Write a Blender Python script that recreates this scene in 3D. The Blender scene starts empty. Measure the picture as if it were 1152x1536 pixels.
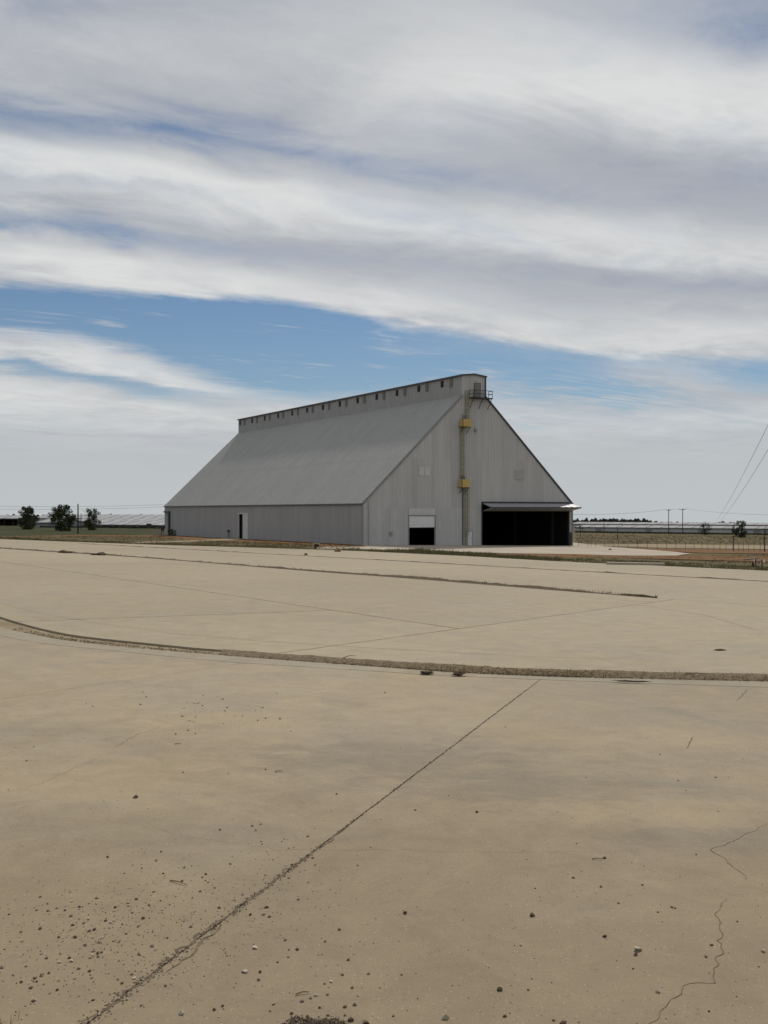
import bpy, bmesh, math, random
from mathutils import Vector, noise
R = math.radians
scene = bpy.context.scene
COL = scene.collection
random.seed(7)

# ------------------------------------------------------------------ camera
CAMZ = 3.28
FPX = 1578.0                                  # focal length in photograph pixels (1152 x 1536)
cam_d = bpy.data.cameras.new('camera'); cam = bpy.data.objects.new('camera', cam_d); COL.objects.link(cam)
cam.location = (0, 0, CAMZ); cam.rotation_euler = (R(89.97), 0, 0)
cam_d.sensor_fit = 'VERTICAL'; cam_d.sensor_height = 36; cam_d.lens = 36 * FPX / 1536
cam_d.clip_start = 0.1; cam_d.clip_end = 9000
scene.camera = cam

# ------------------------------------------------------------------ render look
vs = scene.view_settings
vs.view_transform = 'Standard'; vs.look = 'None'; vs.exposure = 0.14; vs.gamma = 1.0; vs.use_curve_mapping = False

# ------------------------------------------------------------------ sun
SUN_EL, SUN_AZ = 44.0, 14.0                   # ahead of the camera, a little to the right
sd = bpy.data.lights.new('sun', 'SUN'); sun = bpy.data.objects.new('sun', sd); COL.objects.link(sun)
sd.energy = 3.1; sd.angle = R(2.5); sd.color = (1.0, 0.95, 0.87)
sv = Vector((math.sin(R(SUN_AZ)) * math.cos(R(SUN_EL)), math.cos(R(SUN_AZ)) * math.cos(R(SUN_EL)), math.sin(R(SUN_EL))))
sun.rotation_euler = sv.to_track_quat('Z', 'Y').to_euler()
sun.location = (0, 0, 80)

# ------------------------------------------------------------------ world: blue sky with a sheet of streaky high cloud
world = bpy.data.worlds.new('World'); scene.world = world; world.use_nodes = True
def build_sky():
    nt = world.node_tree; N = nt.nodes; Lk = nt.links; N.clear()
    def mk(t, **kw):
        n = N.new(t)
        for k, v in kw.items(): setattr(n, k, v)
        return n
    def put(sock, v):
        if isinstance(v, (int, float)): sock.default_value = v
        elif isinstance(v, tuple): sock.default_value = v if len(v) == len(sock.default_value) else v + (1,)
        else: Lk.new(v, sock)
    def m(op, a, b=0.0, c=0.0, clamp=False):
        n = mk('ShaderNodeMath', operation=op, use_clamp=clamp)
        put(n.inputs[0], a); put(n.inputs[1], b); put(n.inputs[2], c); return n.outputs[0]
    def add(*a):
        r = a[0]
        for q in a[1:]: r = m('ADD', r, q)
        return r
    def sm(v, lo, hi):                         # smoothstep 0..1
        n = mk('ShaderNodeMapRange', interpolation_type='SMOOTHSTEP')
        put(n.inputs['Value'], v); put(n.inputs['From Min'], lo); put(n.inputs['From Max'], hi); return n.outputs[0]
    def mixc(f, a, b):
        n = mk('ShaderNodeMix', data_type='RGBA'); put(n.inputs[0], f); put(n.inputs[6], a); put(n.inputs[7], b); return n.outputs[2]
    tc = mk('ShaderNodeTexCoord'); sx = mk('ShaderNodeSeparateXYZ'); Lk.new(tc.outputs['Generated'], sx.inputs[0])
    x, y, z = sx.outputs
    az = m('MULTIPLY', m('ARCTAN2', x, y), 57.29578)
    el = m('MULTIPLY', m('ARCSINE', z), 57.29578)
    zz = m('ADD', m('MAXIMUM', z, 0.0), 0.10)
    u = m('DIVIDE', x, zz); v = m('DIVIDE', y, zz)      # the cloud sheet seen as a level layer overhead
    def nz(su, sv_, off, detail=5.0, rough=0.55, dist=0.0, tilt=0.0):
        uu = m('ADD', m('MULTIPLY', u, su), off)
        vv = m('MULTIPLY', m('ADD', v, m('MULTIPLY', u, tilt)), sv_)
        cb = mk('ShaderNodeCombineXYZ'); put(cb.inputs[0], uu); put(cb.inputs[1], vv); put(cb.inputs[2], off * 0.37)
        n = mk('ShaderNodeTexNoise', noise_dimensions='3D'); Lk.new(cb.outputs[0], n.inputs['Vector'])
        put(n.inputs['Scale'], 1.0); put(n.inputs['Detail'], detail); put(n.inputs['Roughness'], rough); put(n.inputs['Distortion'], dist)
        return m('SUBTRACT', n.outputs[0], 0.5)
    n_big = nz(0.9, 1.3, 3.1, 3.0, 0.5, 0.4, -0.35)
    n_mid = nz(2.2, 3.2, 11.7, 6.0, 0.58, 0.7, -0.35)
    n_fine = nz(5.6, 7.6, 23.3, 8.0, 0.62, 0.9, -0.3)
    n_puff = nz(3.8, 4.4, 41.9, 9.0, 0.62, 0.5, -0.2)
    n_wisp = nz(2.2, 10.0, 57.3, 7.0, 0.62, 1.5, -0.45)
    elw = add(el, m('MULTIPLY', n_big, 3.4), m('MULTIPLY', n_mid, 2.5), m('MULTIPLY', n_fine, 0.6))
    els = add(el, m('MULTIPLY', n_mid, 1.4), m('MULTIPLY', n_fine, 0.55))
    def ang(px, py):
        A = math.atan((px - 576) / FPX); return math.degrees(A), math.degrees(math.atan((767 - py) / FPX * math.cos(A)))
    tA = m('DIVIDE', m('ADD', az, 30.0), 60.0, clamp=True)
    def curve(pts, ymax=40.0):
        n = mk('ShaderNodeFloatCurve'); c = n.mapping.curves[0]
        P = [((A + 30) / 60, E / ymax) for A, E in pts]
        P = [(0.0, P[0][1])] + P + [(1.0, P[-1][1])]
        while len(c.points) < len(P): c.points.new(0.5, 0.5)
        for q, (a, b) in zip(c.points, P): q.location = (a, b); q.handle_type = 'AUTO'
        n.mapping.update(); Lk.new(tA, n.inputs['Value'])
        return m('MULTIPLY', n.outputs[0], ymax)
    def pc(*pts): return curve([ang(*p) for p in pts])
    def amp(*pts):                             # strength along the azimuth, from (photo x, value)
        return curve([(ang(px, 400)[0], val) for px, val in pts], 1.0)
    def ridge(e, c, wu, wd):
        d = m('SUBTRACT', e, c)
        t = m('ADD', m('DIVIDE', m('MAXIMUM', d, 0.0), wu), m('DIVIDE', m('MINIMUM', d, 0.0), wd))
        return m('EXPONENT', m('MULTIPLY', m('MULTIPLY', t, t), -1.0))
    def R_(e, pts, wu, wd, am): return m('MULTIPLY', ridge(e, pc(*pts), wu, wd), amp(*am))
    # clear gap under the big cloud sheet
    c1 = pc((0, 436), (180, 446), (400, 456), (500, 471), (650, 503), (850, 534), (1000, 543), (1152, 548))
    c2 = pc((0, 496), (100, 503), (200, 522), (300, 556), (420, 588), (560, 585), (700, 560), (850, 556), (1000, 556), (1152, 580))
    upper = sm(m('SUBTRACT', els, c1), -0.2, 0.65)
    lower = sm(m('SUBTRACT', c2, add(els, m('MULTIPLY', n_wisp, 1.4))), -0.5, 0.9)
    gap = m('MULTIPLY', m('SUBTRACT', 1.0, upper), m('SUBTRACT', 1.0, lower))
    gap = m('MULTIPLY', gap, amp((0, .95), (250, 1.), (500, .98), (700, .85), (880, .75), (980, .45), (1080, .7), (1152, .8)))
    wisp = sm(add(n_wisp, m('MULTIPLY', n_mid, 0.7)), 0.05, 0.30)      # wisps inside the gap
    gap = m('MULTIPLY', gap, m('SUBTRACT', 1.0, m('MULTIPLY', wisp, 0.55)))
    g2 = R_(els, [(0, 541), (120, 562), (260, 588), (420, 600)], 0.36, 0.46, [(0, .8), (200, .75), (270, .5), (400, .2), (560, 0.), (1152, 0.)])
    g3 = R_(elw, [(600, 570), (760, 580), (900, 590), (1000, 600), (1152, 640)], 0.8, 1.1, [(0, 0.), (560, .1), (720, .85), (860, 1.), (980, .75), (1060, .3), (1152, .25)])
    g4 = m('MULTIPLY', R_(els, [(600, 630), (760, 632), (900, 640), (1152, 655)], 0.5, 0.5, [(0, 0.), (640, 0.), (760, .45), (950, .35), (1152, .15)]), sm(n_wisp, -0.15, 0.15))
    s1 = R_(elw, [(0, 158), (200, 185), (400, 215), (600, 248), (800, 275), (1152, 310)], 0.8, 0.7, [(0, .9), (250, .8), (420, .72), (620, .55), (800, .22), (1152, .05)])
    s2 = R_(elw, [(0, 322), (150, 342), (300, 365), (600, 390), (1152, 430)], 0.7, 0.6, [(0, .85), (150, .75), (300, .4), (500, .15), (800, .05), (1152, .15)])
    s3 = R_(elw, [(0, 12), (250, 5), (700, -40), (900, 0), (1152, 40)], 2.0, 1.1, [(0, .35), (300, .2), (800, .1), (1000, .45), (1152, .8)])
    s4 = R_(elw, [(0, 260), (150, 268), (400, 300), (700, 330), (1152, 380)], 0.35, 0.35, [(0, .3), (200, .25), (400, .05), (1152, 0.)])
    holes = add(gap, g2, m('MULTIPLY', g3, sm(n_wisp, 0.25, -0.12)), g4, m('MULTIPLY', add(s1, s2, s3, s4), sm(n_puff, 0.42, -0.25)))
    thin = m('MULTIPLY', sm(add(n_big, m('MULTIPLY', n_puff, 0.9)), 0.02, 0.42), 0.30)
    low = sm(el, 6.0, 0.5)                     # haze closes over near the horizon
    dens = m('SUBTRACT', 0.97, m('ADD', m('MULTIPLY', holes, m('SUBTRACT', 1.0, low)), m('MULTIPLY', thin, sm(el, 1.0, 7.0))), clamp=True)
    # light and dark of the cloud
    b1 = R_(elw, [(0, 90), (500, 110), (880, 110), (1152, 150)], 3.0, 2.4, [(0, .05), (300, .08), (520, .26), (700, .5), (950, .52), (1152, .45)])
    b2 = R_(elw, [(0, 225), (200, 250), (400, 288), (650, 312), (900, 340), (1152, 375)], 1.0, 1.6, [(0, .6), (400, .55), (700, .45), (1152, .36)])
    b3 = R_(elw, [(0, 385), (250, 420), (500, 450), (700, 482), (900, 512), (1152, 500)], 1.3, 1.2, [(0, .45), (500, .40), (1152, .36)])
    b4 = R_(elw, [(0, 515), (150, 530), (300, 565), (500, 610), (1152, 640)], 0.8, 0.9, [(0, .45), (300, .4), (500, .25), (1152, .1)])
    b5 = R_(elw, [(0, 590), (200, 610), (500, 650), (1152, 640)], 0.9, 1.8, [(0, .40), (300, .32), (600, .12), (1152, .22)])
    d1 = R_(elw, [(0, 300), (300, 335), (600, 375), (850, 405), (1152, 430)], 0.9, 1.0, [(0, .10), (300, .14), (700, .20), (1000, .36), (1152, .36)])
    d2 = R_(elw, [(0, 140), (400, 185), (700, 215), (900, 245), (1152, 285)], 1.6, 1.2, [(0, .05), (300, .16), (700, .16), (950, .34), (1152, .32)])
    bright = m('SUBTRACT', add(0.46, b1, b2, b3, b4, b5), add(d1, d2))
    bright = add(bright, m('MULTIPLY', n_mid, 0.55), m('MULTIPLY', n_puff, 0.55), m('MULTIPLY', n_fine, 0.28), m('MULTIPLY', n_wisp, 0.15))
    bright = m('ADD', m('MULTIPLY', bright, m('SUBTRACT', 1.0, low)), m('MULTIPLY', low, add(0.44, m('MULTIPLY', n_wisp, 0.15))), clamp=True)
    cr = mk('ShaderNodeValToRGB'); Lk.new(bright, cr.inputs[0])
    e = cr.color_ramp.elements
    e[0].position = 0.0; e[0].color = (0.325, 0.348, 0.400, 1)
    e[1].position = 1.0; e[1].color = (0.66, 0.665, 0.658, 1)
    k = e.new(0.42); k.color = (0.430, 0.443, 0.468, 1)
    k = e.new(0.70); k.color = (0.530, 0.540, 0.550, 1)
    hz = mixc(low, cr.outputs[0], (0.455, 0.485, 0.50, 1))
    sky = mk('ShaderNodeTexSky', sky_type='NISHITA'); sky.sun_disc = False
    sky.sun_elevation = R(SUN_EL); sky.sun_rotation = R(SUN_AZ); sky.air_density = 1.0; sky.dust_density = 0.0; sky.ozone_density = 4.5
    bs = mk('ShaderNodeBackground'); Lk.new(sky.outputs[0], bs.inputs[0]); bs.inputs[1].default_value = 0.050
    bc = mk('ShaderNodeBackground'); Lk.new(hz, bc.inputs[0]); bc.inputs[1].default_value = 1.0
    mx = mk('ShaderNodeMixShader'); Lk.new(dens, mx.inputs[0]); Lk.new(bs.outputs[0], mx.inputs[1]); Lk.new(bc.outputs[0], mx.inputs[2])
    out = mk('ShaderNodeOutputWorld'); Lk.new(mx.outputs[0], out.inputs[0])
build_sky()

# ------------------------------------------------------------------ the lie of the land
SA, SB = -0.0142, -0.0109                     # the field falls gently to the right and away
def land(x, y):
    gy = y if y <= 200 else 200 + 120 * (1 - math.exp(-(y - 200) / 120))
    if x > 60: gx = 60 + 500 * (1 - math.exp(-(x - 60) / 500))
    elif x < -60: gx = -60 - 90 * (1 - math.exp((x + 60) / 90))
    else: gx = x
    return SA * gx + SB * gy - 0.016 * (math.sqrt(max(0.0, y - 530) ** 2 + 8100) - 90 if y > 530 else 0.0)
def gp(px, py):                               # a measured point of the photograph -> where it stands on the land
    dx, dz = (px - 576) / FPX, (767 - py) / FPX
    lo, hi = 1.0, 3000.0
    f = lambda t: CAMZ + dz * t - land(dx * t, t)
    t = lo
    while t < hi and f(t) > 0: t *= 1.02
    a, b = t / 1.02, t
    for _ in range(30):
        c = (a + b) / 2
        if f(c) > 0: a = c
        else: b = c
    return (dx * b, b)
def at(px, py, d):                            # a measured point at a known distance
    return Vector(((px - 576) / FPX * d, d, CAMZ + (767 - py) / FPX * d))

# ------------------------------------------------------------------ materials
def mat(name, col, rough=0.8, var=0.12, scale=3.0, bump=0.0, bscale=30.0, col2=None, metal=0.0, stretch=(1, 1, 1), rnd=0.0, spec=0.4, detail=6.0, coord='Object', streak=0.0):
    m = bpy.data.materials.new(name); m.use_nodes = True
    nt = m.node_tree; N = nt.nodes; L = nt.links; b = N['Principled BSDF']
    b.inputs['Roughness'].default_value = rough; b.inputs['Metallic'].default_value = metal; b.inputs['Specular IOR Level'].default_value = spec if rough < 0.84 else 0.03
    tc = N.new('ShaderNodeTexCoord'); mp = N.new('ShaderNodeMapping'); mp.inputs['Scale'].default_value = stretch
    L.new(tc.outputs[coord], mp.inputs[0])
    nz = N.new('ShaderNodeTexNoise'); nz.inputs['Scale'].default_value = scale; nz.inputs['Detail'].default_value = detail; nz.inputs['Roughness'].default_value = 0.6
    L.new(mp.outputs[0], nz.inputs['Vector'])
    r = N.new('ShaderNodeMapRange'); r.inputs['From Min'].default_value = 0.3; r.inputs['From Max'].default_value = 0.7
    L.new(nz.outputs[0], r.inputs[0])
    mx = N.new('ShaderNodeMix'); mx.data_type = 'RGBA'; L.new(r.outputs[0], mx.inputs[0])
    c2 = col2 or tuple(c * (1 + var) for c in col); c1 = col if col2 else tuple(c * (1 - var) for c in col)
    mx.inputs[6].default_value = (*c1, 1); mx.inputs[7].default_value = (*c2, 1)
    src = mx.outputs[2]
    if streak:                                # rust and dirt washed down the sheets
        m2 = N.new('ShaderNodeMapping'); m2.inputs['Scale'].default_value = (2.6, 2.6, 0.10); L.new(tc.outputs[coord], m2.inputs[0])
        n3 = N.new('ShaderNodeTexNoise'); n3.inputs['Scale'].default_value = 1.0; n3.inputs['Detail'].default_value = 8; n3.inputs['Roughness'].default_value = 0.7; L.new(m2.outputs[0], n3.inputs['Vector'])
        r3 = N.new('ShaderNodeMapRange'); r3.inputs['From Min'].default_value = 0.48; r3.inputs['From Max'].default_value = 0.72; r3.inputs['To Max'].default_value = streak * 3; L.new(n3.outputs[0], r3.inputs[0])
        x3 = N.new('ShaderNodeMix'); x3.data_type = 'RGBA'; L.new(r3.outputs[0], x3.inputs[0]); L.new(src, x3.inputs[6]); x3.inputs[7].default_value = (col[0] * .62, col[1] * .58, col[2] * .52, 1); src = x3.outputs[2]
    if rnd:
        oi = N.new('ShaderNodeObjectInfo'); rr = N.new('ShaderNodeMapRange'); L.new(oi.outputs['Random'], rr.inputs[0])
        rr.inputs['To Min'].default_value = 1 - rnd; rr.inputs['To Max'].default_value = 1 + rnd
        h = N.new('ShaderNodeHueSaturation'); L.new(src, h.inputs['Color']); L.new(rr.outputs[0], h.inputs['Value']); src = h.outputs[0]
    L.new(src, b.inputs['Base Color'])
    if bump:
        n2 = N.new('ShaderNodeTexNoise'); n2.inputs['Scale'].default_value = bscale; n2.inputs['Detail'].default_value = 6; L.new(tc.outputs[coord], n2.inputs['Vector'])
        bp = N.new('ShaderNodeBump'); bp.inputs['Strength'].default_value = bump; bp.inputs['Distance'].default_value = 0.02
        L.new(n2.outputs[0], bp.inputs['Height']); L.new(bp.outputs[0], b.inputs['Normal'])
    return m

def concrete_mat(name, base, sand, grey, amount, dirt_vignette=None, stains=()):
    m = bpy.data.materials.new(name); m.use_nodes = True
    nt = m.node_tree; N = nt.nodes; L = nt.links; b = N['Principled BSDF']
    b.inputs['Roughness'].default_value = 0.9; b.inputs['Specular IOR Level'].default_value = 0.12
    tc = N.new('ShaderNodeTexCoord')
    def nz(sc, det, rough, stretch=(1, 1, 1), dist=0.0, off=(0, 0, 0)):
        mp = N.new('ShaderNodeMapping'); mp.inputs['Scale'].default_value = stretch; mp.inputs['Location'].default_value = off
        L.new(tc.outputs['Object'], mp.inputs[0])
        n = N.new('ShaderNodeTexNoise'); n.inputs['Scale'].default_value = sc; n.inputs['Detail'].default_value = det
        n.inputs['Roughness'].default_value = rough; n.inputs['Distortion'].default_value = dist
        L.new(mp.outputs[0], n.inputs['Vector']); return n.outputs[0]
    def rng(v, a, b_, lo=0.0, hi=1.0, smooth=True):
        r = N.new('ShaderNodeMapRange'); r.interpolation_type = 'SMOOTHSTEP' if smooth else 'LINEAR'
        for i, q in enumerate((a, b_, lo, hi)): r.inputs[i + 1].default_value = q
        L.new(v, r.inputs[0]); return r.outputs[0]
    def mix(f, a, b_, mode='MIX'):
        x = N.new('ShaderNodeMix'); x.data_type = 'RGBA'; x.blend_type = mode
        for i, q in ((0, f), (6, a), (7, b_)):
            if isinstance(q, (int, float)): x.inputs[i].default_value = q
            elif isinstance(q, tuple): x.inputs[i].default_value = (*q, 1)
            else: L.new(q, x.inputs[i])
        return x.outputs[2]
    c = mix(rng(nz(0.35, 9, 0.66, (1, 1, 1), 0.9), 0.36, 0.68), base, sand)                     # blown sand and old stains
    c = mix(rng(nz(0.30, 12, 0.72, (1, 1, 1), 1.6, (13, 5, 0)), 0.50, 0.68, 0, amount), c, grey)
    c = mix(rng(nz(1.1, 12, 0.74, (1, 1, 1), 1.0, (3, 31, 0)), 0.54, 0.72, 0, amount * 0.7), c, tuple(q * 1.15 for q in base))
    c = mix(rng(nz(0.55, 12, 0.78, (0.25, 1.6, 1), 1.8, (21, 9, 0)), 0.60, 0.74, 0, amount * 0.55), c, tuple(q * 0.72 for q in grey))   # old dark smears
    c = mix(rng(nz(0.8, 12, 0.8, (0.35, 2.2, 1), 2.2, (51, 19, 0)), 0.66, 0.74, 0, amount * 0.5), c, (0.36, 0.34, 0.30))                # scuffed pale streaks
    if dirt_vignette:                                   # brown dirt plus vignette darkening painted in towards the camera, with a ragged edge
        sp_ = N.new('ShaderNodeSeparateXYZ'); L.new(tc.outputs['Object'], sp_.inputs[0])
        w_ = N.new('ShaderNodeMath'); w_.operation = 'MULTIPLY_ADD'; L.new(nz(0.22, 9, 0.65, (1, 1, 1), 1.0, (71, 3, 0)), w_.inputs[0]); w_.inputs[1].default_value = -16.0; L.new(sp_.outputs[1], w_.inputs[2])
        c = mix(rng(w_.outputs[0], 9.0, 1.0, 0, 0.9), c, dirt_vignette)
    for i, (sx_, sy_, rx_, ry_, col_, k_) in enumerate(stains):            # old stains, each with its own ragged shape
        mp = N.new('ShaderNodeMapping'); mp.vector_type = 'POINT'; mp.inputs['Scale'].default_value = (1 / rx_, 1 / ry_, 0); mp.inputs['Location'].default_value = (-sx_ / rx_, -sy_ / ry_, 0)
        L.new(tc.outputs['Object'], mp.inputs[0]); ln = N.new('ShaderNodeVectorMath'); ln.operation = 'LENGTH'; L.new(mp.outputs[0], ln.inputs[0])
        w_ = N.new('ShaderNodeMath'); w_.operation = 'MULTIPLY_ADD'; L.new(nz(1.3, 12, 0.72, (0.8, 1.3, 1), 1.2, (i * 7.3, i * 3.1, 0)), w_.inputs[0]); w_.inputs[1].default_value = -3.4; L.new(ln.outputs['Value'], w_.inputs[2])
        c = mix(rng(w_.outputs[0], -0.55, -1.45, 0, k_ * 0.66), c, col_)
    def speck(scale, thr, off):
        mp = N.new('ShaderNodeMapping'); mp.inputs['Location'].default_value = off; L.new(tc.outputs['Object'], mp.inputs[0])
        v = N.new('ShaderNodeTexVoronoi'); v.inputs['Scale'].default_value = scale; L.new(mp.outputs[0], v.inputs['Vector'])
        sp = N.new('ShaderNodeSeparateColor'); L.new(v.outputs['Color'], sp.inputs[0])
        k = N.new('ShaderNodeMath'); k.operation = 'MULTIPLY'; L.new(rng(v.outputs['Distance'], 0.38, 0.22), k.inputs[0]); L.new(rng(sp.outputs[0], thr, thr + 0.04), k.inputs[1]); return k.outputs[0]
    c = mix(speck(38, 0.90, (0, 0, 0)), c, tuple(q * 0.62 for q in base))
    c = mix(speck(55, 0.93, (5, 5, 0)), c, tuple(q * 1.45 for q in base))
    c = mix(speck(14, 0.965, (9, 2, 0)), c, tuple(q * 0.70 for q in base))
    val = N.new('ShaderNodeHueSaturation'); L.new(c, val.inputs['Color'])
    mm = N.new('ShaderNodeMath'); mm.operation = 'MULTIPLY'
    L.new(rng(nz(1.4, 14, 0.78, (1, 1, 1), 0.5, (7, 2, 0)), 0.25, 0.75, 0.82, 1.18, False), mm.inputs[0])
    m2 = N.new('ShaderNodeMath'); m2.operation = 'MULTIPLY'
    L.new(rng(nz(70, 5, 0.8), 0.2, 0.8, 0.80, 1.20, False), m2.inputs[0])
    L.new(rng(nz(0.06, 4, 0.5, off=(40, 3, 0)), 0.3, 0.7, 0.93, 1.07, False), m2.inputs[1])
    L.new(m2.outputs[0], mm.inputs[1])
    oi = N.new('ShaderNodeObjectInfo'); m3 = N.new('ShaderNodeMath'); m3.operation = 'MULTIPLY'
    L.new(mm.outputs[0], m3.inputs[0]); L.new(rng(oi.outputs['Random'], 0, 1, 0.965, 1.035, False), m3.inputs[1])
    L.new(m3.outputs[0], val.inputs['Value'])
    L.new(val.outputs[0], b.inputs['Base Color'])
    bp = N.new('ShaderNodeBump'); bp.inputs['Strength'].default_value = 0.35; bp.inputs['Distance'].default_value = 0.01
    L.new(nz(25, 8, 0.7), bp.inputs['Height']); L.new(bp.outputs[0], b.inputs['Normal'])
    return m

M = {}
M['concrete'] = concrete_mat('apron_concrete', (0.278, 0.238, 0.170), (0.292, 0.240, 0.162), (0.240, 0.211, 0.160), 0.7)
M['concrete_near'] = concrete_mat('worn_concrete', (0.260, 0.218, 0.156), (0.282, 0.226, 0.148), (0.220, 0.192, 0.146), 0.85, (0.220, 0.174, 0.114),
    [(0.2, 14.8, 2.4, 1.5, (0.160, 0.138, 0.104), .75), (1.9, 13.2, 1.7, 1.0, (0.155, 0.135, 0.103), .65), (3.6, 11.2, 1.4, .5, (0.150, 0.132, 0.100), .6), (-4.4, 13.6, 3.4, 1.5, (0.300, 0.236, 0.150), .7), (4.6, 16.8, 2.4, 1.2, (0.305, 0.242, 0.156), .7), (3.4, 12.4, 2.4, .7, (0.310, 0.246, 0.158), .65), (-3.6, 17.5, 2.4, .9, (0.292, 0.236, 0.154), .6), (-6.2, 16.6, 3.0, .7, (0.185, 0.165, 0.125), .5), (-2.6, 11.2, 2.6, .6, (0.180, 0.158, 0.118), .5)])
M['gutter'] = concrete_mat('gutter_concrete', (0.258, 0.228, 0.172), (0.258, 0.216, 0.150), (0.215, 0.195, 0.152), 0.8)
M['soil'] = mat('joint_soil', (0.06, 0.045, 0.030), 0.95, col2=(0.125, 0.095, 0.064), scale=6, bump=0.8, bscale=18)
M['sand'] = mat('sandy_soil', (0.070, 0.052, 0.034), 0.95, col2=(0.225, 0.178, 0.120), scale=9, bump=1.0, bscale=30, detail=10)
M['crack'] = mat('crack_dirt', (0.125, 0.098, 0.066), 0.95, var=0.3, scale=8)
M['field'] = mat('field', (0.062, 0.054, 0.027), 0.95, col2=(0.140, 0.106, 0.057), scale=0.07, stretch=(0.35, 1.6, 1), bump=0.5, bscale=3, detail=9)
M['green'] = mat('green_grass_ground', (0.028, 0.034, 0.015), 0.95, col2=(0.058, 0.058, 0.029), scale=0.12, bump=0.6, bscale=4)
M['olive'] = mat('olive_grass_ground', (0.060, 0.056, 0.028), 0.95, col2=(0.125, 0.104, 0.056), scale=0.3, stretch=(0.5, 1.5, 1), bump=0.6, bscale=4)
M['reddirt'] = mat('red_dirt', (0.140, 0.066, 0.029), 0.95, col2=(0.160, 0.100, 0.050), scale=0.22, stretch=(0.6, 1.4, 1), bump=0.5, bscale=5, detail=9)
M['paledirt'] = mat('pale_dirt', (0.19, 0.15, 0.095), 0.95, col2=(0.30, 0.245, 0.165), scale=0.5, bump=0.4, bscale=5)
M['pad'] = mat('hangar_pad', (0.30, 0.262, 0.21), 0.92, col2=(0.40, 0.35, 0.28), scale=0.18, bump=0.4, bscale=6, detail=8)
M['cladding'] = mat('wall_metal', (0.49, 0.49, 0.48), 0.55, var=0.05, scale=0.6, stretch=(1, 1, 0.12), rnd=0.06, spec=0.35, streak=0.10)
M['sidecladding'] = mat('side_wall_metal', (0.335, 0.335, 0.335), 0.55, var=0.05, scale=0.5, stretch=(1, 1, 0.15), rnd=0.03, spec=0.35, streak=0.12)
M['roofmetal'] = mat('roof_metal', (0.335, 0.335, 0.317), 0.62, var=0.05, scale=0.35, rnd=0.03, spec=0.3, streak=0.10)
M['newpanel'] = mat('newer_wall_metal', (0.53, 0.53, 0.525), 0.5, var=0.07, scale=1.0)
M['louvre'] = mat('louvre_metal', (0.42, 0.42, 0.405), 0.55, var=0.08, scale=2)
M['trim'] = mat('trim_metal', (0.24, 0.24, 0.235), 0.5, var=0.08, scale=1)
M['darktrim'] = mat('dark_trim', (0.06, 0.06, 0.062), 0.55, var=0.1, scale=1)
M['shutter'] = mat('shutter_metal', (0.68, 0.685, 0.68), 0.5, var=0.05, scale=1.5)
M['door'] = mat('door_paint', (0.64, 0.65, 0.65), 0.5, var=0.05, scale=1.5)
M['greydoor'] = mat('grey_door_paint', (0.185, 0.185, 0.175), 0.55, var=0.06, scale=1.5)
M['inside'] = mat('shaded_inside', (0.014, 0.013, 0.012), 0.95, var=0.3, scale=0.6)  # near black: the shade of the interior is put into the floor colour
M['insidewall'] = mat('inside_sheet', (0.022, 0.021, 0.02), 0.95, var=0.3, scale=0.6)  # lining and framing, interior shade painted into their colour too
M['steel'] = mat('dark_steel', (0.035, 0.034, 0.033), 0.6, var=0.2, scale=2)
M['galv'] = mat('galvanised_steel', (0.26, 0.265, 0.27), 0.5, var=0.15, scale=3)
M['yellow'] = mat('yellow_paint', (0.50, 0.37, 0.12), 0.6, var=0.14, scale=1.4, stretch=(1, 1, 0.4))
M['fadedyellow'] = mat('faded_yellow_paint', (0.255, 0.225, 0.115), 0.65, var=0.15, scale=2)
M['glass'] = mat('dark_window_glass', (0.010, 0.010, 0.011), 0.5, var=0.1, scale=2, spec=0.15)
M['vent'] = mat('weathered_vent', (0.19, 0.18, 0.145), 0.7, var=0.12, scale=2)
M['canopyskin'] = mat('door_leaf_metal', (0.33, 0.333, 0.335), 0.5, var=0.08, scale=0.8)
M['wood'] = mat('pole_wood', (0.055, 0.045, 0.036), 0.9, var=0.25, scale=2, stretch=(1, 1, 0.2))
M['bark'] = mat('bark', (0.055, 0.042, 0.030), 0.95, var=0.3, scale=3)
M['shedroof'] = mat('far_roof_metal', (0.25, 0.255, 0.265), 0.8, var=0.10, scale=0.05, stretch=(1, 1, 1))
M['shedroof2'] = mat('far_roof_dull', (0.15, 0.153, 0.16), 0.8, var=0.12, scale=0.05)
M['shedwall'] = mat('far_wall_white', (0.50, 0.50, 0.50), 0.7, var=0.08, scale=0.2)
M['shedwall2'] = mat('far_wall_dark', (0.07, 0.062, 0.056), 0.8, var=0.2, scale=0.2)
M['rust'] = mat('rusty_red', (0.085, 0.03, 0.02), 0.85, var=0.3, scale=4)
M['tan'] = mat('tan_paint', (0.37, 0.31, 0.22), 0.8, var=0.12, scale=4)
M['white'] = mat('white_paint', (0.70, 0.69, 0.66), 0.6, var=0.05, scale=4)
M['wire'] = mat('wire', (0.11, 0.11, 0.115), 0.6, var=0.05)
M['peb_a'] = mat('pebble_grey', (0.21, 0.175, 0.13), 0.9, var=0.25, scale=20, rnd=0.25)
M['peb_b'] = mat('pebble_pale', (0.40, 0.35, 0.27), 0.9, var=0.15, scale=20, rnd=0.15)
M['peb_c'] = mat('pebble_brown', (0.115, 0.085, 0.058), 0.9, var=0.25, scale=20, rnd=0.25)
M['straw'] = mat('dry_straw', (0.27, 0.205, 0.115), 0.9, var=0.3, scale=9)
M['deadgrass'] = mat('dead_grass', (0.21, 0.155, 0.080), 0.9, var=0.35, scale=1.3)
M['grass'] = mat('verge_grass', (0.10, 0.105, 0.048), 0.9, col2=(0.20, 0.17, 0.09), scale=0.35)
M['weed'] = mat('weed_green', (0.16, 0.165, 0.085), 0.9, var=0.3, scale=1.5)
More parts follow.
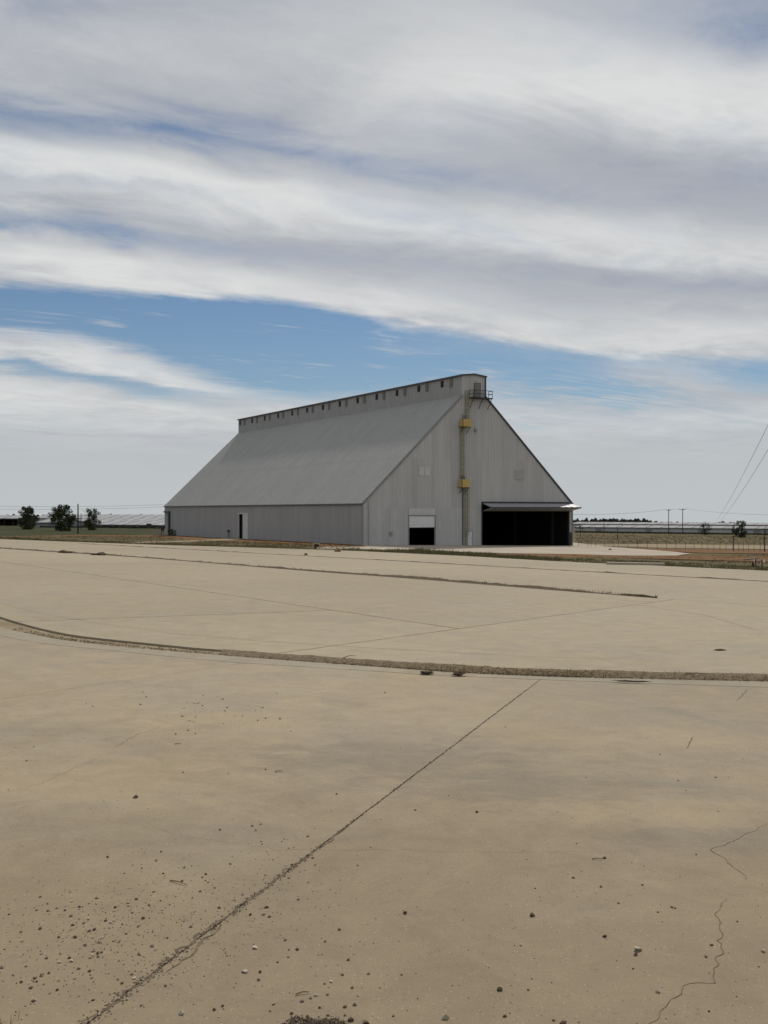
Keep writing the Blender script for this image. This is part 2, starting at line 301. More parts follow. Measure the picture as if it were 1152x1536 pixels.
M['leaf_a'] = mat('leaf_dark', (0.052, 0.062, 0.030), 0.85, var=0.35, scale=0.9)
M['leaf_b'] = mat('leaf_olive', (0.062, 0.070, 0.034), 0.85, var=0.35, scale=0.9)
M['farwood'] = mat('far_trees', (0.035, 0.042, 0.026), 0.9, var=0.4, scale=0.3)

# ------------------------------------------------------------------ builders
class MB:
    def __init__(s): s.v = []; s.f = []
    def face(s, *pts):
        i = len(s.v); s.v += [tuple(p) for p in pts]; s.f.append(tuple(range(i, i + len(pts)))); return s
    def box(s, x0, x1, y0, y1, z0, z1):
        i = len(s.v)
        s.v += [(x, y, z) for z in (z0, z1) for x, y in ((x0, y0), (x1, y0), (x1, y1), (x0, y1))]
        s.f += [tuple(i + q for q in f) for f in ((3, 2, 1, 0), (4, 5, 6, 7), (0, 1, 5, 4), (1, 2, 6, 5), (2, 3, 7, 6), (3, 0, 4, 7))]; return s
    def bar(s, p, q, w, h=None, up=(0, 0, 1)):
        h = h or w; p = Vector(p); q = Vector(q); d = (q - p).normalized(); up = Vector(up)
        if abs(d.dot(up)) > 0.99: up = Vector((1, 0, 0))
        a = d.cross(up).normalized() * w / 2; b = a.cross(d).normalized() * h / 2
        i = len(s.v)
        for c in (p, q): s.v += [tuple(c + e) for e in (-a - b, a - b, a + b, -a + b)]
        s.f += [tuple(i + k for k in f) for f in ((3, 2, 1, 0), (4, 5, 6, 7), (0, 1, 5, 4), (1, 2, 6, 5), (2, 3, 7, 6), (3, 0, 4, 7))]; return s
    def tube(s, pts, r, n=6, r2=None):
        pts = [Vector(p) for p in pts]; base = len(s.v); K = len(pts)
        for k, p in enumerate(pts):
            d = (pts[min(k + 1, K - 1)] - pts[max(k - 1, 0)]).normalized()
            up = Vector((0, 0, 1)) if abs(d.z) < 0.95 else Vector((1, 0, 0))
            a = d.cross(up).normalized(); b = a.cross(d)
            rr = r if r2 is None else r + (r2 - r) * k / max(1, K - 1)
            for j in range(n):
                t = 2 * math.pi * j / n; s.v.append(tuple(p + (a * math.cos(t) + b * math.sin(t)) * rr))
        for k in range(K - 1):
            for j in range(n):
                j2 = (j + 1) % n
                s.f.append((base + k * n + j, base + k * n + j2, base + (k + 1) * n + j2, base + (k + 1) * n + j))
        s.f.append(tuple(base + j for j in reversed(range(n)))); s.f.append(tuple(base + (K - 1) * n + j for j in range(n))); return s
    def mesh(s, name):
        me = bpy.data.meshes.new(name); me.from_pydata(s.v, [], s.f); me.update(); return me
    def build(s, name, m, parent=None, kind=None):
        return link(name, s.mesh(name), m, parent, kind)
def link(name, me, m, parent=None, kind=None):
    if m and not me.materials: me.materials.append(M[m] if isinstance(m, str) else m)
    o = bpy.data.objects.new(name, me); COL.objects.link(o)
    if parent: o.parent = parent
    if kind: o['kind'] = kind
    return o
def tag(o, label, cat, group=None):
    o['label'] = label; o['category'] = cat
    if group: o['group'] = group
    return o
def thing(name, label, cat, loc=(0, 0, 0), rz=0.0, group=None):
    o = bpy.data.objects.new(name, None); COL.objects.link(o); o.empty_display_size = 0.3
    o.location = loc; o.rotation_euler = (0, 0, rz); return tag(o, label, cat, group)

def cut(poly, p, d, w=0.0):                   # split a flat polygon by a line, leaving a gap of 2w
    n = Vector((-d[1], d[0])).normalized(); out = []
    for sgn in (1, -1):
        res = []; K = len(poly)
        for i in range(K):
            a, b = poly[i], poly[(i + 1) % K]
            da = sgn * ((a[0] - p[0]) * n.x + (a[1] - p[1]) * n.y) - w; db = sgn * ((b[0] - p[0]) * n.x + (b[1] - p[1]) * n.y) - w
            if da >= 0: res.append(a)
            if (da >= 0) != (db >= 0):
                t = da / (da - db); res.append((a[0] + (b[0] - a[0]) * t, a[1] + (b[1] - a[1]) * t))
        if len(res) >= 3: out.append(res)
    return out
def inside(poly, q):
    c = False; K = len(poly)
    for i in range(K):
        (x1, y1), (x2, y2) = poly[i], poly[(i + 1) % K]
        if (y1 > q[1]) != (y2 > q[1]) and q[0] < (x2 - x1) * (q[1] - y1) / (y2 - y1) + x1: c = not c
    return c
def ragged(poly, step, jit, near=None):
    out = []; K = len(poly)
    for i in range(K):
        a, b = Vector(poly[i]), Vector(poly[(i + 1) % K]); L = (b - a).length
        st = step
        n = max(1, min(400, int(L / st)))
        for k in range(n):
            p = a + (b - a) * k / n
            j = jit if (near is None or (p.y < near and abs(p.x) < 20)) else jit * 0.5
            q = Vector((noise.noise((p.x * 3.1, p.y * 3.1, 1.7)) + 0.6 * noise.noise((p.x * 11, p.y * 11, 4.2)), noise.noise((p.x * 3.1, p.y * 3.1, 8.3)) + 0.6 * noise.noise((p.x * 11, p.y * 11, 9.9))))
            out.append(tuple(p + q * j))
    return out
def slab(name, poly, dz, thick, m, parent):
    me = bpy.data.meshes.new(name); bm = bmesh.new()
    vs_ = [bm.verts.new((x, y, SA * x + SB * y + dz)) for x, y in poly]
    f = bm.faces.new(vs_); f.normal_update()
    if f.normal.z < 0: f.normal_flip()
    r = bmesh.ops.extrude_face_region(bm, geom=[f])
    for g in r['geom']:
        if isinstance(g, bmesh.types.BMVert): g.co.z -= thick
    bmesh.ops.recalc_face_normals(bm, faces=bm.faces)
    bmesh.ops.triangulate(bm, faces=bm.faces)
    bm.to_mesh(me); bm.free()
    return link(name, me, m, parent)
def drape(name, poly, dz, m, step=4.0, jit=0.0, kind='structure', parent=None, rounds=4, maxlen=14.0):
    poly = ragged(poly, step, jit)
    me = bpy.data.meshes.new(name); bm = bmesh.new()
    f = bm.faces.new([bm.verts.new((x, y, 0)) for x, y in poly]); f.normal_update()
    if f.normal.z < 0: f.normal_flip()
    bmesh.ops.triangulate(bm, faces=bm.faces)
    for _ in range(rounds):
        es = [e for e in bm.edges if e.calc_length() > maxlen]
        if not es: break
        bmesh.ops.subdivide_edges(bm, edges=es, cuts=1); bmesh.ops.triangulate(bm, faces=bm.faces)
    for v in bm.verts: v.co.z = land(v.co.x, v.co.y) + dz
    bm.to_mesh(me); bm.free()
    return link(name, me, m, parent, kind)

# ------------------------------------------------------------------ terrain to the horizon
def axis(lim, near, step):
    a = [0.0]
    while a[-1] < lim: a.append(a[-1] + (step if a[-1] < near else step * (1 + (a[-1] - near) / 60)))
    return a
def build_terrain():
    xs = axis(4200, 140, 6); xs = [-v for v in reversed(xs[1:])] + xs
    ys = [-v for v in reversed(axis(400, 30, 10)[1:])] + axis(6000, 280, 6)
    v = [(x, y, land(x, y) - 0.12) for y in ys for x in xs]
    nx = len(xs)
    f = [(j * nx + i, j * nx + i + 1, (j + 1) * nx + i + 1, (j + 1) * nx + i) for j in range(len(ys) - 1) for i in range(nx - 1)]
    me = bpy.data.meshes.new('terrain'); me.from_pydata(v, [], f); me.update()
    link('terrain', me, 'field', None, 'structure')
build_terrain()

# ground cover zones beyond the concrete
P = lambda *pts: [gp(*p) for p in pts]
drape('green_field', P((-160, 806), (-160, 787), (60, 789), (150, 790), (244, 792), (244, 801), (190, 801.5), (120, 801), (0, 803)), -0.085, 'green', 5, 1.2)
drape('dirt_verge', P((-160, 813), (-160, 805), (0, 803.5), (120, 801.5), (190, 802), (247, 802.5), (330, 806), (430, 811), (540, 818.5), (480, 824), (300, 817.5), (100, 810.5), (0, 807)), -0.075, 'reddirt', 5, 0.8)
drape('grass_verge', P((-160, 812), (0, 804.5), (120, 804), (240, 806), (330, 811), (450, 817.5), (540, 819.5), (640, 824), (720, 829.5), (860, 833), (1000, 839), (1152, 846), (1300, 854), (1300, 872), (1152, 860), (840, 846), (540, 829), (250, 819), (0, 810)), -0.065, 'olive', 4, 0.8)
drape('hangar_pad', P((425, 822.2), (470, 820.4), (548, 816.2), (640, 815), (858, 813), (905, 818.6), (960, 823), (1010, 826.6), (1036, 830), (1015, 832.4), (950, 832.6), (860, 830.4), (740, 828.6), (640, 825.6), (540, 823.2), (470, 823)), -0.045, 'pad', 3, 0.35)
drape('red_dirt', P((690, 828.5), (860, 830.5), (950, 832.8), (1030, 832), (1152, 834), (1300, 838), (1300, 846), (1152, 841.5), (1000, 837.5), (860, 835), (730, 831.5)), -0.055, 'reddirt', 3, 0.9)
drape('red_bank', P((905, 820.4), (980, 822.2), (1152, 824.4), (1300, 827), (1300, 834), (1152, 829.5), (1060, 828.6), (1000, 826), (950, 822.8)), -0.058, 'reddirt', 3, 0.5)
drape('dirt_road', P((864, 815.5), (1000, 815.6), (1152, 817.5), (1300, 820), (1300, 826), (1152, 823), (1000, 821), (905, 818), (864, 817)), -0.07, 'paledirt', 4, 0.5)
drape('soil_bank', P((374, 806.5), (430, 809.5), (490, 813.5), (541, 817.3), (548, 819.3), (500, 819.4), (440, 815.6), (390, 811)), -0.03, 'reddirt', 1.5, 0.4)
drape('footpath', P((165, 814), (225, 811.6), (300, 809.6), (340, 807.2), (356, 804.8), (374, 805.6), (366, 808.6), (330, 810.8), (250, 812.9), (170, 815.5)), -0.035, 'paledirt', 3, 0.2)

# ------------------------------------------------------------------ the concrete apron
W_J = 0.012
J1px = [(-60, 936), (0, 951), (50, 961), (105, 967), (200, 976.5), (325, 989), (450, 997), (576, 1004.5), (651, 1010), (826, 1017), (976, 1022), (1126, 1027), (1200, 1029)]
GEpx = [(-60, 922), (0, 939), (39, 947), (78, 955), (112, 960), (156, 965), (224, 971.5), (286, 976.5), (400, 985.5), (500, 992.5), (600, 999.5), (678, 1005.5), (756, 1009), (834, 1012), (900, 1013.8), (1152, 1019), (1220, 1020.5)]
TRpx = [(-60, 903), (0, 925), (26, 933), (65, 943.5), (104, 951.5), (156, 958), (208, 963), (286, 971), (340, 975), (400, 979), (500, 986), (600, 992.5), (690, 998), (756, 1001.5), (834, 1004.3), (900, 1006), (1152, 1011.5), (1220, 1013)]
def ext(pts):                                 # measured curve, carried on out of the frame at both ends
    G = [Vector(gp(*p)) for p in pts]
    a = (G[0] - G[1]).normalized(); b = (G[-1] - G[-2]).normalized()
    b = Vector((0.995, -0.06))
    L = [G[0] + a * 14 + Vector((-1.5, 6)), G[0] + a * 6 + Vector((-0.3, 1.2))]
    return [tuple(q) for q in L + G + [G[-1] + b * 12, G[-1] + b * 45]]
def smooth(pts, n=3):
    for _ in range(n):
        q = [pts[0]]
        for i in range(len(pts) - 1):
            a, b = pts[i], pts[i + 1]
            q += [(a[0] * .75 + b[0] * .25, a[1] * .75 + b[1] * .25), (a[0] * .25 + b[0] * .75, a[1] * .25 + b[1] * .75)]
        q.append(pts[-1]); pts = q
    return pts
J1, GE, TR = (smooth(ext(c), 2) for c in (J1px, GEpx, TRpx))
LOW = -0.045                                  # the near pavement lies a step lower than the far one
apron = bpy.data.meshes.new('concrete_apron')
base = MB()
bx = [(-90, -30), (90, -30), (90, 20), (75, 40), gp(1152, 855.5), gp(840, 841.5), gp(540, 826), gp(250, 817), gp(0, 808), (-130, 176), (-130, 60)]
me = bpy.data.meshes.new('apron_bed'); bm = bmesh.new()
f = bm.faces.new([bm.verts.new((x, y, SA * x + SB * y - 0.105)) for x, y in bx]); f.normal_update()
if f.normal.z < 0: f.normal_flip()
bmesh.ops.triangulate(bm, faces=bm.faces); bm.to_mesh(me); bm.free()
apron = link('concrete_apron', me, 'soil', None, 'structure')

def off_line(a, b): return a, (b[0] - a[0], b[1] - a[1])
# near pavement, split by the long joint in front of the camera
near = [(p[0], p[1] - 0.006) for p in J1] + [(80, -28), (-80, -28), (-80, J1[0][1])]
cells = [near]
def cut_cells(cells, p, d, w, tests=None):
    out = []
    for c in cells:
        if tests is None or any(inside(c, t) for t in tests): out += cut(c, p, d, w)
        else: out.append(c)
    return out
def gl(p, q):
    a, b = gp(*p), gp(*q); return a, (b[0] - a[0], b[1] - a[1])
cells = cut_cells(cells, *gl((115, 1536), (808, 1018)), 0.008)
cells = cut_cells(cells, *gl((0, 1045), (130, 1026)), 0.006, [gp(60, 1300)])
cells = cut_cells(cells, (24, 0), (5.3, 15.6), 0.008, [(30, 10)])
cells = cut_cells(cells, (0, 3.2), (15.6, -5.3), 0.010)
def dense(poly):                              # finer points only where the camera is close
    return ragged(poly, 0.16, 0.013, 26)
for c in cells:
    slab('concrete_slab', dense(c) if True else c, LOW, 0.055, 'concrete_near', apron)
# gutter band
gut = [(p[0], p[1] + 0.010) for p in J1] + list(reversed(GE))
for c in cut_cells(cut_cells([gut], (-6.6, 26.8), (0.6, 1), 0.004), (9.5, 22), (0.15, 1), 0.004):
    slab('gutter_slab', ragged(c, 0.25, 0.008), LOW + 0.004, 0.055, 'gutter', apron)
# far pavement
S2px = [(-60, 818), (0, 822), (100, 828.5), (190, 834), (330, 845), (480, 857), (620, 866.5), (760, 878), (860, 886.5), (985, 897)]
EDGE = [(-128, 176)] + [gp(*p) for p in ((0, 808.4), (120, 813), (250, 817.6), (400, 821.6), (540, 826.5), (700, 834), (840, 842), (1000, 849), (1152, 856))] + [(50, 62), (78, 38)]
far = list(reversed(TR)) + EDGE + [(88, 20)]
s2a, s2d = gl((0, 822), (985, 897))
fc = cut_cells([far], s2a, s2d, 0.02)
fc = cut_cells(fc, *gl((576, 840), (1152, 872)), 0.035, [gp(700, 840)])
fc = cut_cells(fc, *gl((460, 974), (776, 931)), 0.024, [gp(600, 930), gp(700, 970)])
fc = cut_cells(fc, *gl((145, 863), (505, 916)), 0.035, [gp(300, 870), gp(100, 900)])
fc = cut_cells(fc, *gl((90, 930), (450, 917)), 0.035, [gp(300, 940), gp(200, 900)])
fc = cut_cells(fc, *gl((0, 846), (180, 844)), 0.016, [gp(60, 850)])
for k in range(8):
    q = Vector((-62, 150)) + Vector((0.643, -0.766)) * (14 * k)
    fc = cut_cells(fc, tuple(q), (0.766, 0.643), 0.012, [tuple(Vector(s2a) + Vector(s2d).normalized() * t + Vector((0.766, 0.643)) * o) for t in range(-30, 120, 4) for o in (6, 16, 30)])
fc = cut_cells(fc, (31, 40), (0.1, 1), 0.014, [(36, 40)])
for c in fc:
    a = sum(c[i][0] * c[(i + 1) % len(c)][1] - c[(i + 1) % len(c)][0] * c[i][1] for i in range(len(c))) / 2
    if abs(a) < 0.5: continue
    slab('concrete_slab', ragged(c, 0.5, 0.016, 60), 0.0, 0.10, 'concrete', apron)

def strip(name, c0, c1, z0, z1, bump, m, n=420, rows=6, kind='structure', seed=0.0):
    def samp(c, t):
        k = t * (len(c) - 1); i = min(int(k), len(c) - 2); u = k - i
        return Vector(c[i]) * (1 - u) + Vector(c[i + 1]) * u
    def resamp(c, n):
        L = [0.0]
        for i in range(1, len(c)): L.append(L[-1] + (Vector(c[i]) - Vector(c[i - 1])).length)
        out = []; j = 0
        for k in range(n):
            s = L[-1] * k / (n - 1)
            while j < len(c) - 2 and L[j + 1] < s: j += 1
            u = (s - L[j]) / max(1e-6, L[j + 1] - L[j]); out.append(Vector(c[j]) * (1 - u) + Vector(c[j + 1]) * u)
        return out
    a, b = resamp(c0, n), resamp(c1, n); v = []; f = []
    for i in range(n):
        for r in range(rows + 1):
            u = r / rows; p = a[i] * (1 - u) + b[i] * u
            h = z0 + (z1 - z0) * u + bump(p, u) * math.sin(math.pi * min(1, max(0, u)))
            v.append((p.x, p.y, SA * p.x + SB * p.y + h))
    for i in range(n - 1):
        for r in range(rows):
            k = i * (rows + 1) + r; f.append((k, k + rows + 1, k + rows + 2, k + 1))
    me = bpy.data.meshes.new(name); me.from_pydata(v, [], f); me.update()
    for p in me.polygons: p.use_smooth = True
    o = link(name, me, m, None, kind)
    bm = bmesh.new(); bm.from_mesh(me); bmesh.ops.recalc_face_normals(bm, faces=bm.faces)
    if sum(q.normal.z for q in bm.faces) < 0: bmesh.ops.reverse_faces(bm, faces=bm.faces)
    bm.to_mesh(me); bm.free()
    return o
def trench_bump(p, u):
    k = min(1.0, max(0.0, (p.x + 4.5) / 5.0))          # debris is heaped up along the right half
    nz_ = 0.5 + 0.9 * noise.noise((p.x * 1.1, p.y * 1.1, 0)) + 0.5 * noise.noise((p.x * 4, p.y * 4, 3)) + 0.3 * noise.noise((p.x * 11, p.y * 11, 3))
    prof = min(1.0, u / 0.14) * (1.0 if u < 0.5 else 1.0 - 0.3 * (u - 0.5))
    h = (0.024 + 0.034 * nz_) * prof * (1 - .75 * u) * k + 0.012 * noise.noise((p.x * 4, p.y * 4, 7)) * (1 - k)
    return h / max(0.12, math.sin(math.pi * u)) if 0 < u < 1 else 0.0
GEi = [(p[0], p[1] - 0.05) for p in GE]; TRi = [(p[0], p[1] + 0.10) for p in TR]
strip('gutter_sand', [p for p in GEi if p[0] < -3.2], [p for p in TRi if p[0] < -3.2], LOW - 0.006, LOW - 0.012, trench_bump, 'paledirt', 400, 10)
TRd = [(p[0], p[1] - 0.02) for p in TR if p[0] > -4.2]
TRd = [tuple(Vector(TRd[i]).lerp(Vector(TRd[i + 1]), k / 30)) for i in range(len(TRd) - 1) for k in range(30)]
TRd = [(x, y + max(-.02, .04 + .26 * noise.noise((x * .9, 2.2, 0)) + .12 * noise.noise((x * 4.1, 5.2, 0)))) for x, y in TRd]
strip('gutter_debris', [p for p in GEi if p[0] > -4.2], TRd, LOW - 0.004, 0.003, trench_bump, 'sand', 900, 14)
S2g = [gp(*p) for p in S2px]
nn = Vector((0.766, 0.643))
def s2w(i): return (0.45, 0.5, 0.6, 0.45, 0.35, 0.55, 0.7, 0.6, 0.4, 0.05)[i]
S2a = [tuple(Vector(p) - nn * s2w(i)) for i, p in enumerate(S2g)]; S2b = [tuple(Vector(p) + nn * s2w(i)) for i, p in enumerate(S2g)]
strip('soil_strip', smooth(S2a, 1), smooth(S2b, 1), 0.004, 0.004, lambda p, u: max(0.0, 0.05 + 0.10 * noise.noise((p.x * .5, p.y * .5, 0)) + 0.05 * noise.noise((p.x * 1.7, p.y * 1.7, 5))), 'soil', 400, 6)

LFg = [gp(*q) for q in ((120, 815), (250, 822), (400, 830.5), (576, 840), (760, 850.5), (960, 861.5), (1152, 872), (1230, 876.5))]
strip('soil_seam', [tuple(Vector(q) - nn * .28) for q in LFg], [tuple(Vector(q) + nn * .28) for q in LFg], 0.004, 0.004, lambda p, u: max(0.0, 0.02 + 0.07 * noise.noise((p.x * .6, p.y * .6, 3)) + 0.03 * noise.noise((p.x * 2.3, p.y * 2.3, 5))), 'soil', 300, 4)
# hairline cracks in the near slabs
def crack(pts, w, dz, wig=0.05, name='crack', m='crack', seed=0):
    G = [Vector(gp(*p)) for p in pts]; mid = []
    for i in range(len(G) - 1):
        n = max(3, int((G[i + 1] - G[i]).length / 0.05))
        for k in range(n):
            p = G[i] + (G[i + 1] - G[i]) * k / n
            mid.append(p + Vector((noise.noise((p.x * 6, p.y * 6, seed)), noise.noise((p.x * 6, p.y * 6, seed + 9)))) * wig + Vector((noise.noise((p.x * 25, p.y * 25, seed)), 0)) * wig * 0.4)
    mid.append(G[-1]); mb = MB(); K = len(mid)
    for i in range(K - 1):
        d = (mid[i + 1] - mid[i]).normalized(); n_ = Vector((-d.y, d.x))
        t0 = math.sin(math.pi * min(1, max(0, i / K))) ** 0.4; t1 = math.sin(math.pi * min(1, (i + 1) / K)) ** 0.4
        w0 = w * t0 * (0.45 + 0.75 * abs(noise.noise((mid[i].x * 9, mid[i].y * 9, 2)))); w1 = w * t1 * (0.45 + 0.75 * abs(noise.noise((mid[i + 1].x * 9, mid[i + 1].y * 9, 2))))
        q = [mid[i] - n_ * w0, mid[i + 1] - n_ * w1, mid[i + 1] + n_ * w1, mid[i] + n_ * w0]
        mb.face(*[(p.x, p.y, SA * p.x + SB * p.y + dz) for p in q])
    return mb.build(name, m, apron)
zc = LOW + 0.002
crack([(1152, 1228), (1100, 1255), (1068, 1268), (1098, 1292), (1118, 1312)], 0.0065, zc, 0.05, seed=1)
crack([(1090, 1338), (1072, 1362), (1088, 1395), (1082, 1420), (1068, 1462), (1030, 1470), (1000, 1500), (968, 1540)], 0.0075, zc, 0.05, seed=2)
crack([(1066, 1268), (900, 1272), (700, 1272), (576, 1268), (420, 1268), (290, 1250), (150, 1220), (75, 1212)], 0.0022, zc, 0.06, seed=3)
crack([(1040, 1100), (1030, 1118)], 0.012, zc, 0.03, seed=4)
crack([(1105, 1048), (1122, 1030)], 0.014, zc, 0.03, seed=5)
crack([(170, 1118), (205, 1098), (240, 1086)], 0.006, zc, 0.05, seed=6)
crack([(0, 1185), (60, 1170), (150, 1130)], 0.0035, zc, 0.05, seed=8)
crack([(150, 935), (260, 950), (400, 962), (560, 972), (800, 985), (1000, 990)], 0.016, 0.002, 0.05, seed=7)
crack([(0, 905), (60, 920), (150, 935)], 0.016, 0.002, 0.05, seed=9)
crack([(876, 903), (960, 908), (1056, 922), (1152, 950)], 0.022, 0.002, 0.08, seed=10)
crack([(0, 862), (120, 866), (260, 875), (400, 890)], 0.016, 0.002, 0.08, seed=12)
crack([(930, 900), (980, 903)], 0.05, 0.002, 0.05, seed=13)

# ------------------------------------------------------------------ the storage building
TH = 0.5219
O3 = Vector((-3.14, 156.0, -1.70)); AX = Vector((math.cos(TH), math.sin(TH), 0)); BX = Vector((-math.sin(TH), math.cos(TH), 0))
BW, BL, HE, HM, HT, MW = 39.84, 92.5, 6.18, 23.1, 26.35, 4.4
S0, S1 = BW / 2 - MW / 2, BW / 2 + MW / 2; SLOPE = (HM - HE) / S0
FLOOR = -1.1                                   # panels run down into the ground, which falls along the gable
bld = thing('storage_building', 'huge grey metal storage building with steep roof and long ridge monitor', 'building', O3, TH)
# local frame of the building: x along the gable, y along the length (away), z up
def roof_z(x):
    if x <= S0: return HE + SLOPE * x
    if x >= S1: return HE + SLOPE * (BW - x)
    return HT + 0.28 * (1 - abs(x - BW / 2) / (MW / 2))
def ribbed(x0, x1, zlo, zhi, out, pitch=0.6, rw=0.11, rh=0.055):
    """one metal sheet from x0 to x1, between the heights zlo(x) and zhi(x); out(x, depth, z) gives the point"""
    prof = [(x0, 0.0)]
    k = math.ceil((x0 + 1e-6) / pitch)
    while k * pitch < x1 + 1e-6:
        c = k * pitch
        for dx, h in ((-rw / 2, 0), (-rw / 4, rh), (rw / 4, rh), (rw / 2, 0)):
            if x0 < c + dx < x1: prof.append((c + dx, h))
        k += 1
    prof.append((x1, 0.0)); mb = MB()
    for (a, ha), (b, hb) in zip(prof[:-1], prof[1:]):
        if zhi(a) - zlo < 0.01 and zhi(b) - zlo < 0.01: continue
        mb.face(out(a, ha, zlo), out(b, hb, zlo), out(b, hb, max(zlo, zhi(b))), out(a, ha, max(zlo, zhi(a))))
    return mb
# gable wall
girt = MB()
for z in (1.2, 3.2, 8.0, 10.5, 13.0, 16.0, 19.0):
    xl = max(0.15, (z - HE) / SLOPE + 0.25); xr = BW - xl
    segs = [(xl, xr)]
    if z < 4.4: segs = [(xl, 7.9), (12.75, 21.4)]
    for a, b in segs: girt.box(a, b, 0.12, 0.30, z - 0.08, z + 0.08)
gable = girt.build('gable_wall', 'insidewall', bld)
OPEN = [(8.0, 12.6, 4.27), (21.54, 39.17, 6.35)]            # roller door, hangar door
brk = sorted(set([round(i * 1.2, 3) for i in range(34)] + [BW, S0, S1] + [e for o in OPEN for e in o[:2]] + [17.95]))
brk = [b for i, b in enumerate(brk) if i == 0 or b - brk[i - 1] > 0.02]
T1, T2 = 5.59, 13.2
gout = lambda x, h, z: (x, -h, z)
for a, b in zip(brk[:-1], brk[1:]):
    lo = FLOOR
    for o in OPEN:
        if a >= o[0] - 0.01 and b <= o[1] + 0.01: lo = o[2]
    top = max(roof_z(a), roof_z(b))
    if a >= S0 - 0.01 and b <= S1 + 0.01: tiers = [lo, T1, T2, 20.6, 99]
    else: tiers = [lo, T1, T2, 99]
    tiers = [t for t in tiers if t >= lo]
    if lo > T1: tiers = [lo, T2, 99]
    k = 0
    for z0, z1 in zip(tiers[:-1], tiers[1:]):
        zz = z0 - (0.0 if z0 == lo else 0.06)               # each sheet laps over the one below
        if zz >= top: continue
        mb = ribbed(a, b, zz, lambda x: min(z1, roof_z(min(max(x, a + 1e-4), b - 1e-4))), lambda x, h, z, k=k: (x, -h - 0.012 * k, z), 0.3, 0.10, 0.05)
        if mb.f: mb.build('wall_panel', 'cladding', gable)
        k = 1 - k
# left side wall
girt = MB()
for z in (1.2, 3.2, 5.6):
    for a, b in (((0.3, BL - 0.3),) if z > 4.6 else ((0.3, 43.9), (48.6, BL - 0.3))): girt.box(0.12, 0.30, a, b, z - 0.08, z + 0.08)
side = girt.build('side_wall', 'insidewall', bld)
SD0, SD1, SDT = 44.2, 48.45, 4.48
brk = sorted(set([round(i * 1.2, 3) for i in range(77)] + [BL, SD0, SD1])); brk = [b for i, b in enumerate(brk) if i == 0 or b - brk[i - 1] > 0.05]
for a, b in zip(brk[:-1], brk[1:]):
    lo = SDT if (a >= SD0 - .01 and b <= SD1 + .01) else FLOOR
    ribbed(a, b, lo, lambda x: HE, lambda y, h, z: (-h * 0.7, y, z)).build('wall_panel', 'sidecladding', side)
# right side and back walls (out of sight), left monitor wall
rs = MB()
for i in range(77):
    a, b = i * 1.2, min(BL, (i + 1) * 1.2); rs.face((BW, a, FLOOR), (BW, b, FLOOR), (BW, b, HE), (BW, a, HE)); rs.box(BW, BW + 0.04, a - 0.05, a + 0.05, FLOOR, HE)
rs.build('side_wall', 'sidecladding', bld)
bk = MB(); xs = [0, S0, S0, BW / 2, S1, S1, BW]
bk.face((BW, BL, FLOOR), (0, BL, FLOOR), (0, BL, HE), (S0, BL, HM), (S0, BL, HT), (BW / 2, BL, HT + 0.28), (S1, BL, HT), (S1, BL, HM), (BW, BL, HE))
bk.build('back_wall', 'cladding', bld)
# roof, left slope in sheets of two tiers; right slope behind
rp = MB()
for k in range(8):
    x = 1.5 + k * 2.1; z = HE + SLOPE * x - 0.35
    rp.box(x - 0.06, x + 0.06, 0.3, BL - 0.3, z - 0.12, z)
for x in (BW - 3, BW - 8, BW - 13): rp.box(x - 0.06, x + 0.06, 0.3, BL - 0.3, roof_z(x) - 0.5, roof_z(x) - 0.38)
roof = rp.build('roof', 'insidewall', bld)
sl = Vector((-SLOPE, 1)).normalized()        # outward normal in (x, z)
XS = (T2 - HE) / SLOPE
def rsheet(y0, y1, xa, xb, lift):
    mb = MB(); prof = [(y0, 0.0)]; k = math.ceil((y0 + 1e-6) / 0.6)
    while k * 0.6 < y1 + 1e-6:
        for dy, h in ((-.05, 0), (-.02, .035), (.02, .035), (.05, 0)):
            if y0 < k * .6 + dy < y1: prof.append((k * .6 + dy, h))
        k += 1
    prof.append((y1, 0.0))
    for (a, ha), (b, hb) in zip(prof[:-1], prof[1:]):
        def pt(x, y, h):
            return (x + sl.x * (h + lift), y, HE + SLOPE * x + sl.y * (h + lift))
        mb.face(pt(xa, b, hb), pt(xa, a, ha), pt(xb, a, ha), pt(xb, b, hb))
    return mb
rb = [i * 1.2 for i in range(77)] + [BL]
for a, b in zip(rb[:-1], rb[1:]):
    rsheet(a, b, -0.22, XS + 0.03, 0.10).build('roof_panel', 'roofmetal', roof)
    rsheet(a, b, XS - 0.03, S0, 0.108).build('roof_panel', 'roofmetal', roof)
rr = MB()
for a, b in zip(rb[:-1], rb[1:]):
    z0, z1 = HE - 0.15, HM
    rr.face((S1, a, z1), (S1, b, z1), (BW + 0.2, b, z0), (BW + 0.2, a, z0))
    rr.bar((S1, a, z1 + 0.03), (BW + 0.2, a, z0 + 0.03), 0.1, 0.05)
rr.build('far_roof_slope', 'roofmetal', roof)
# trims
def trim(pts, w, h, name='trim', m='trim', parent=bld, up=(0, 0, 1)):
    mb = MB()
    for p, q in zip(pts[:-1], pts[1:]): mb.bar(p, q, w, h, up)
    return mb.build(name, m, parent)
trim([(-0.05, -0.10, HE + 0.02), (S0 - 0.02, -0.10, HM + 0.05)], 0.14, 0.34, 'rake_trim', 'trim')
trim([(S1 + 0.02, -0.10, HM + 0.12), (BW + 0.16, -0.10, HE - 0.02)], 0.14, 0.30, 'rake_trim', 'darktrim')
trim([(-0.20, -0.1, HE - 0.10), (-0.20, BL, HE - 0.10)], 0.14, 0.20, 'eave_gutter', 'darktrim')
trim([(-0.06, -0.06, FLOOR), (-0.06, -0.06, HE - 0.2)], 0.16, 0.16, 'corner_trim', 'trim')
trim([(BW + 0.06, -0.06, FLOOR), (BW + 0.06, -0.06, HE - 0.2)], 0.16, 0.16, 'corner_trim', 'trim')
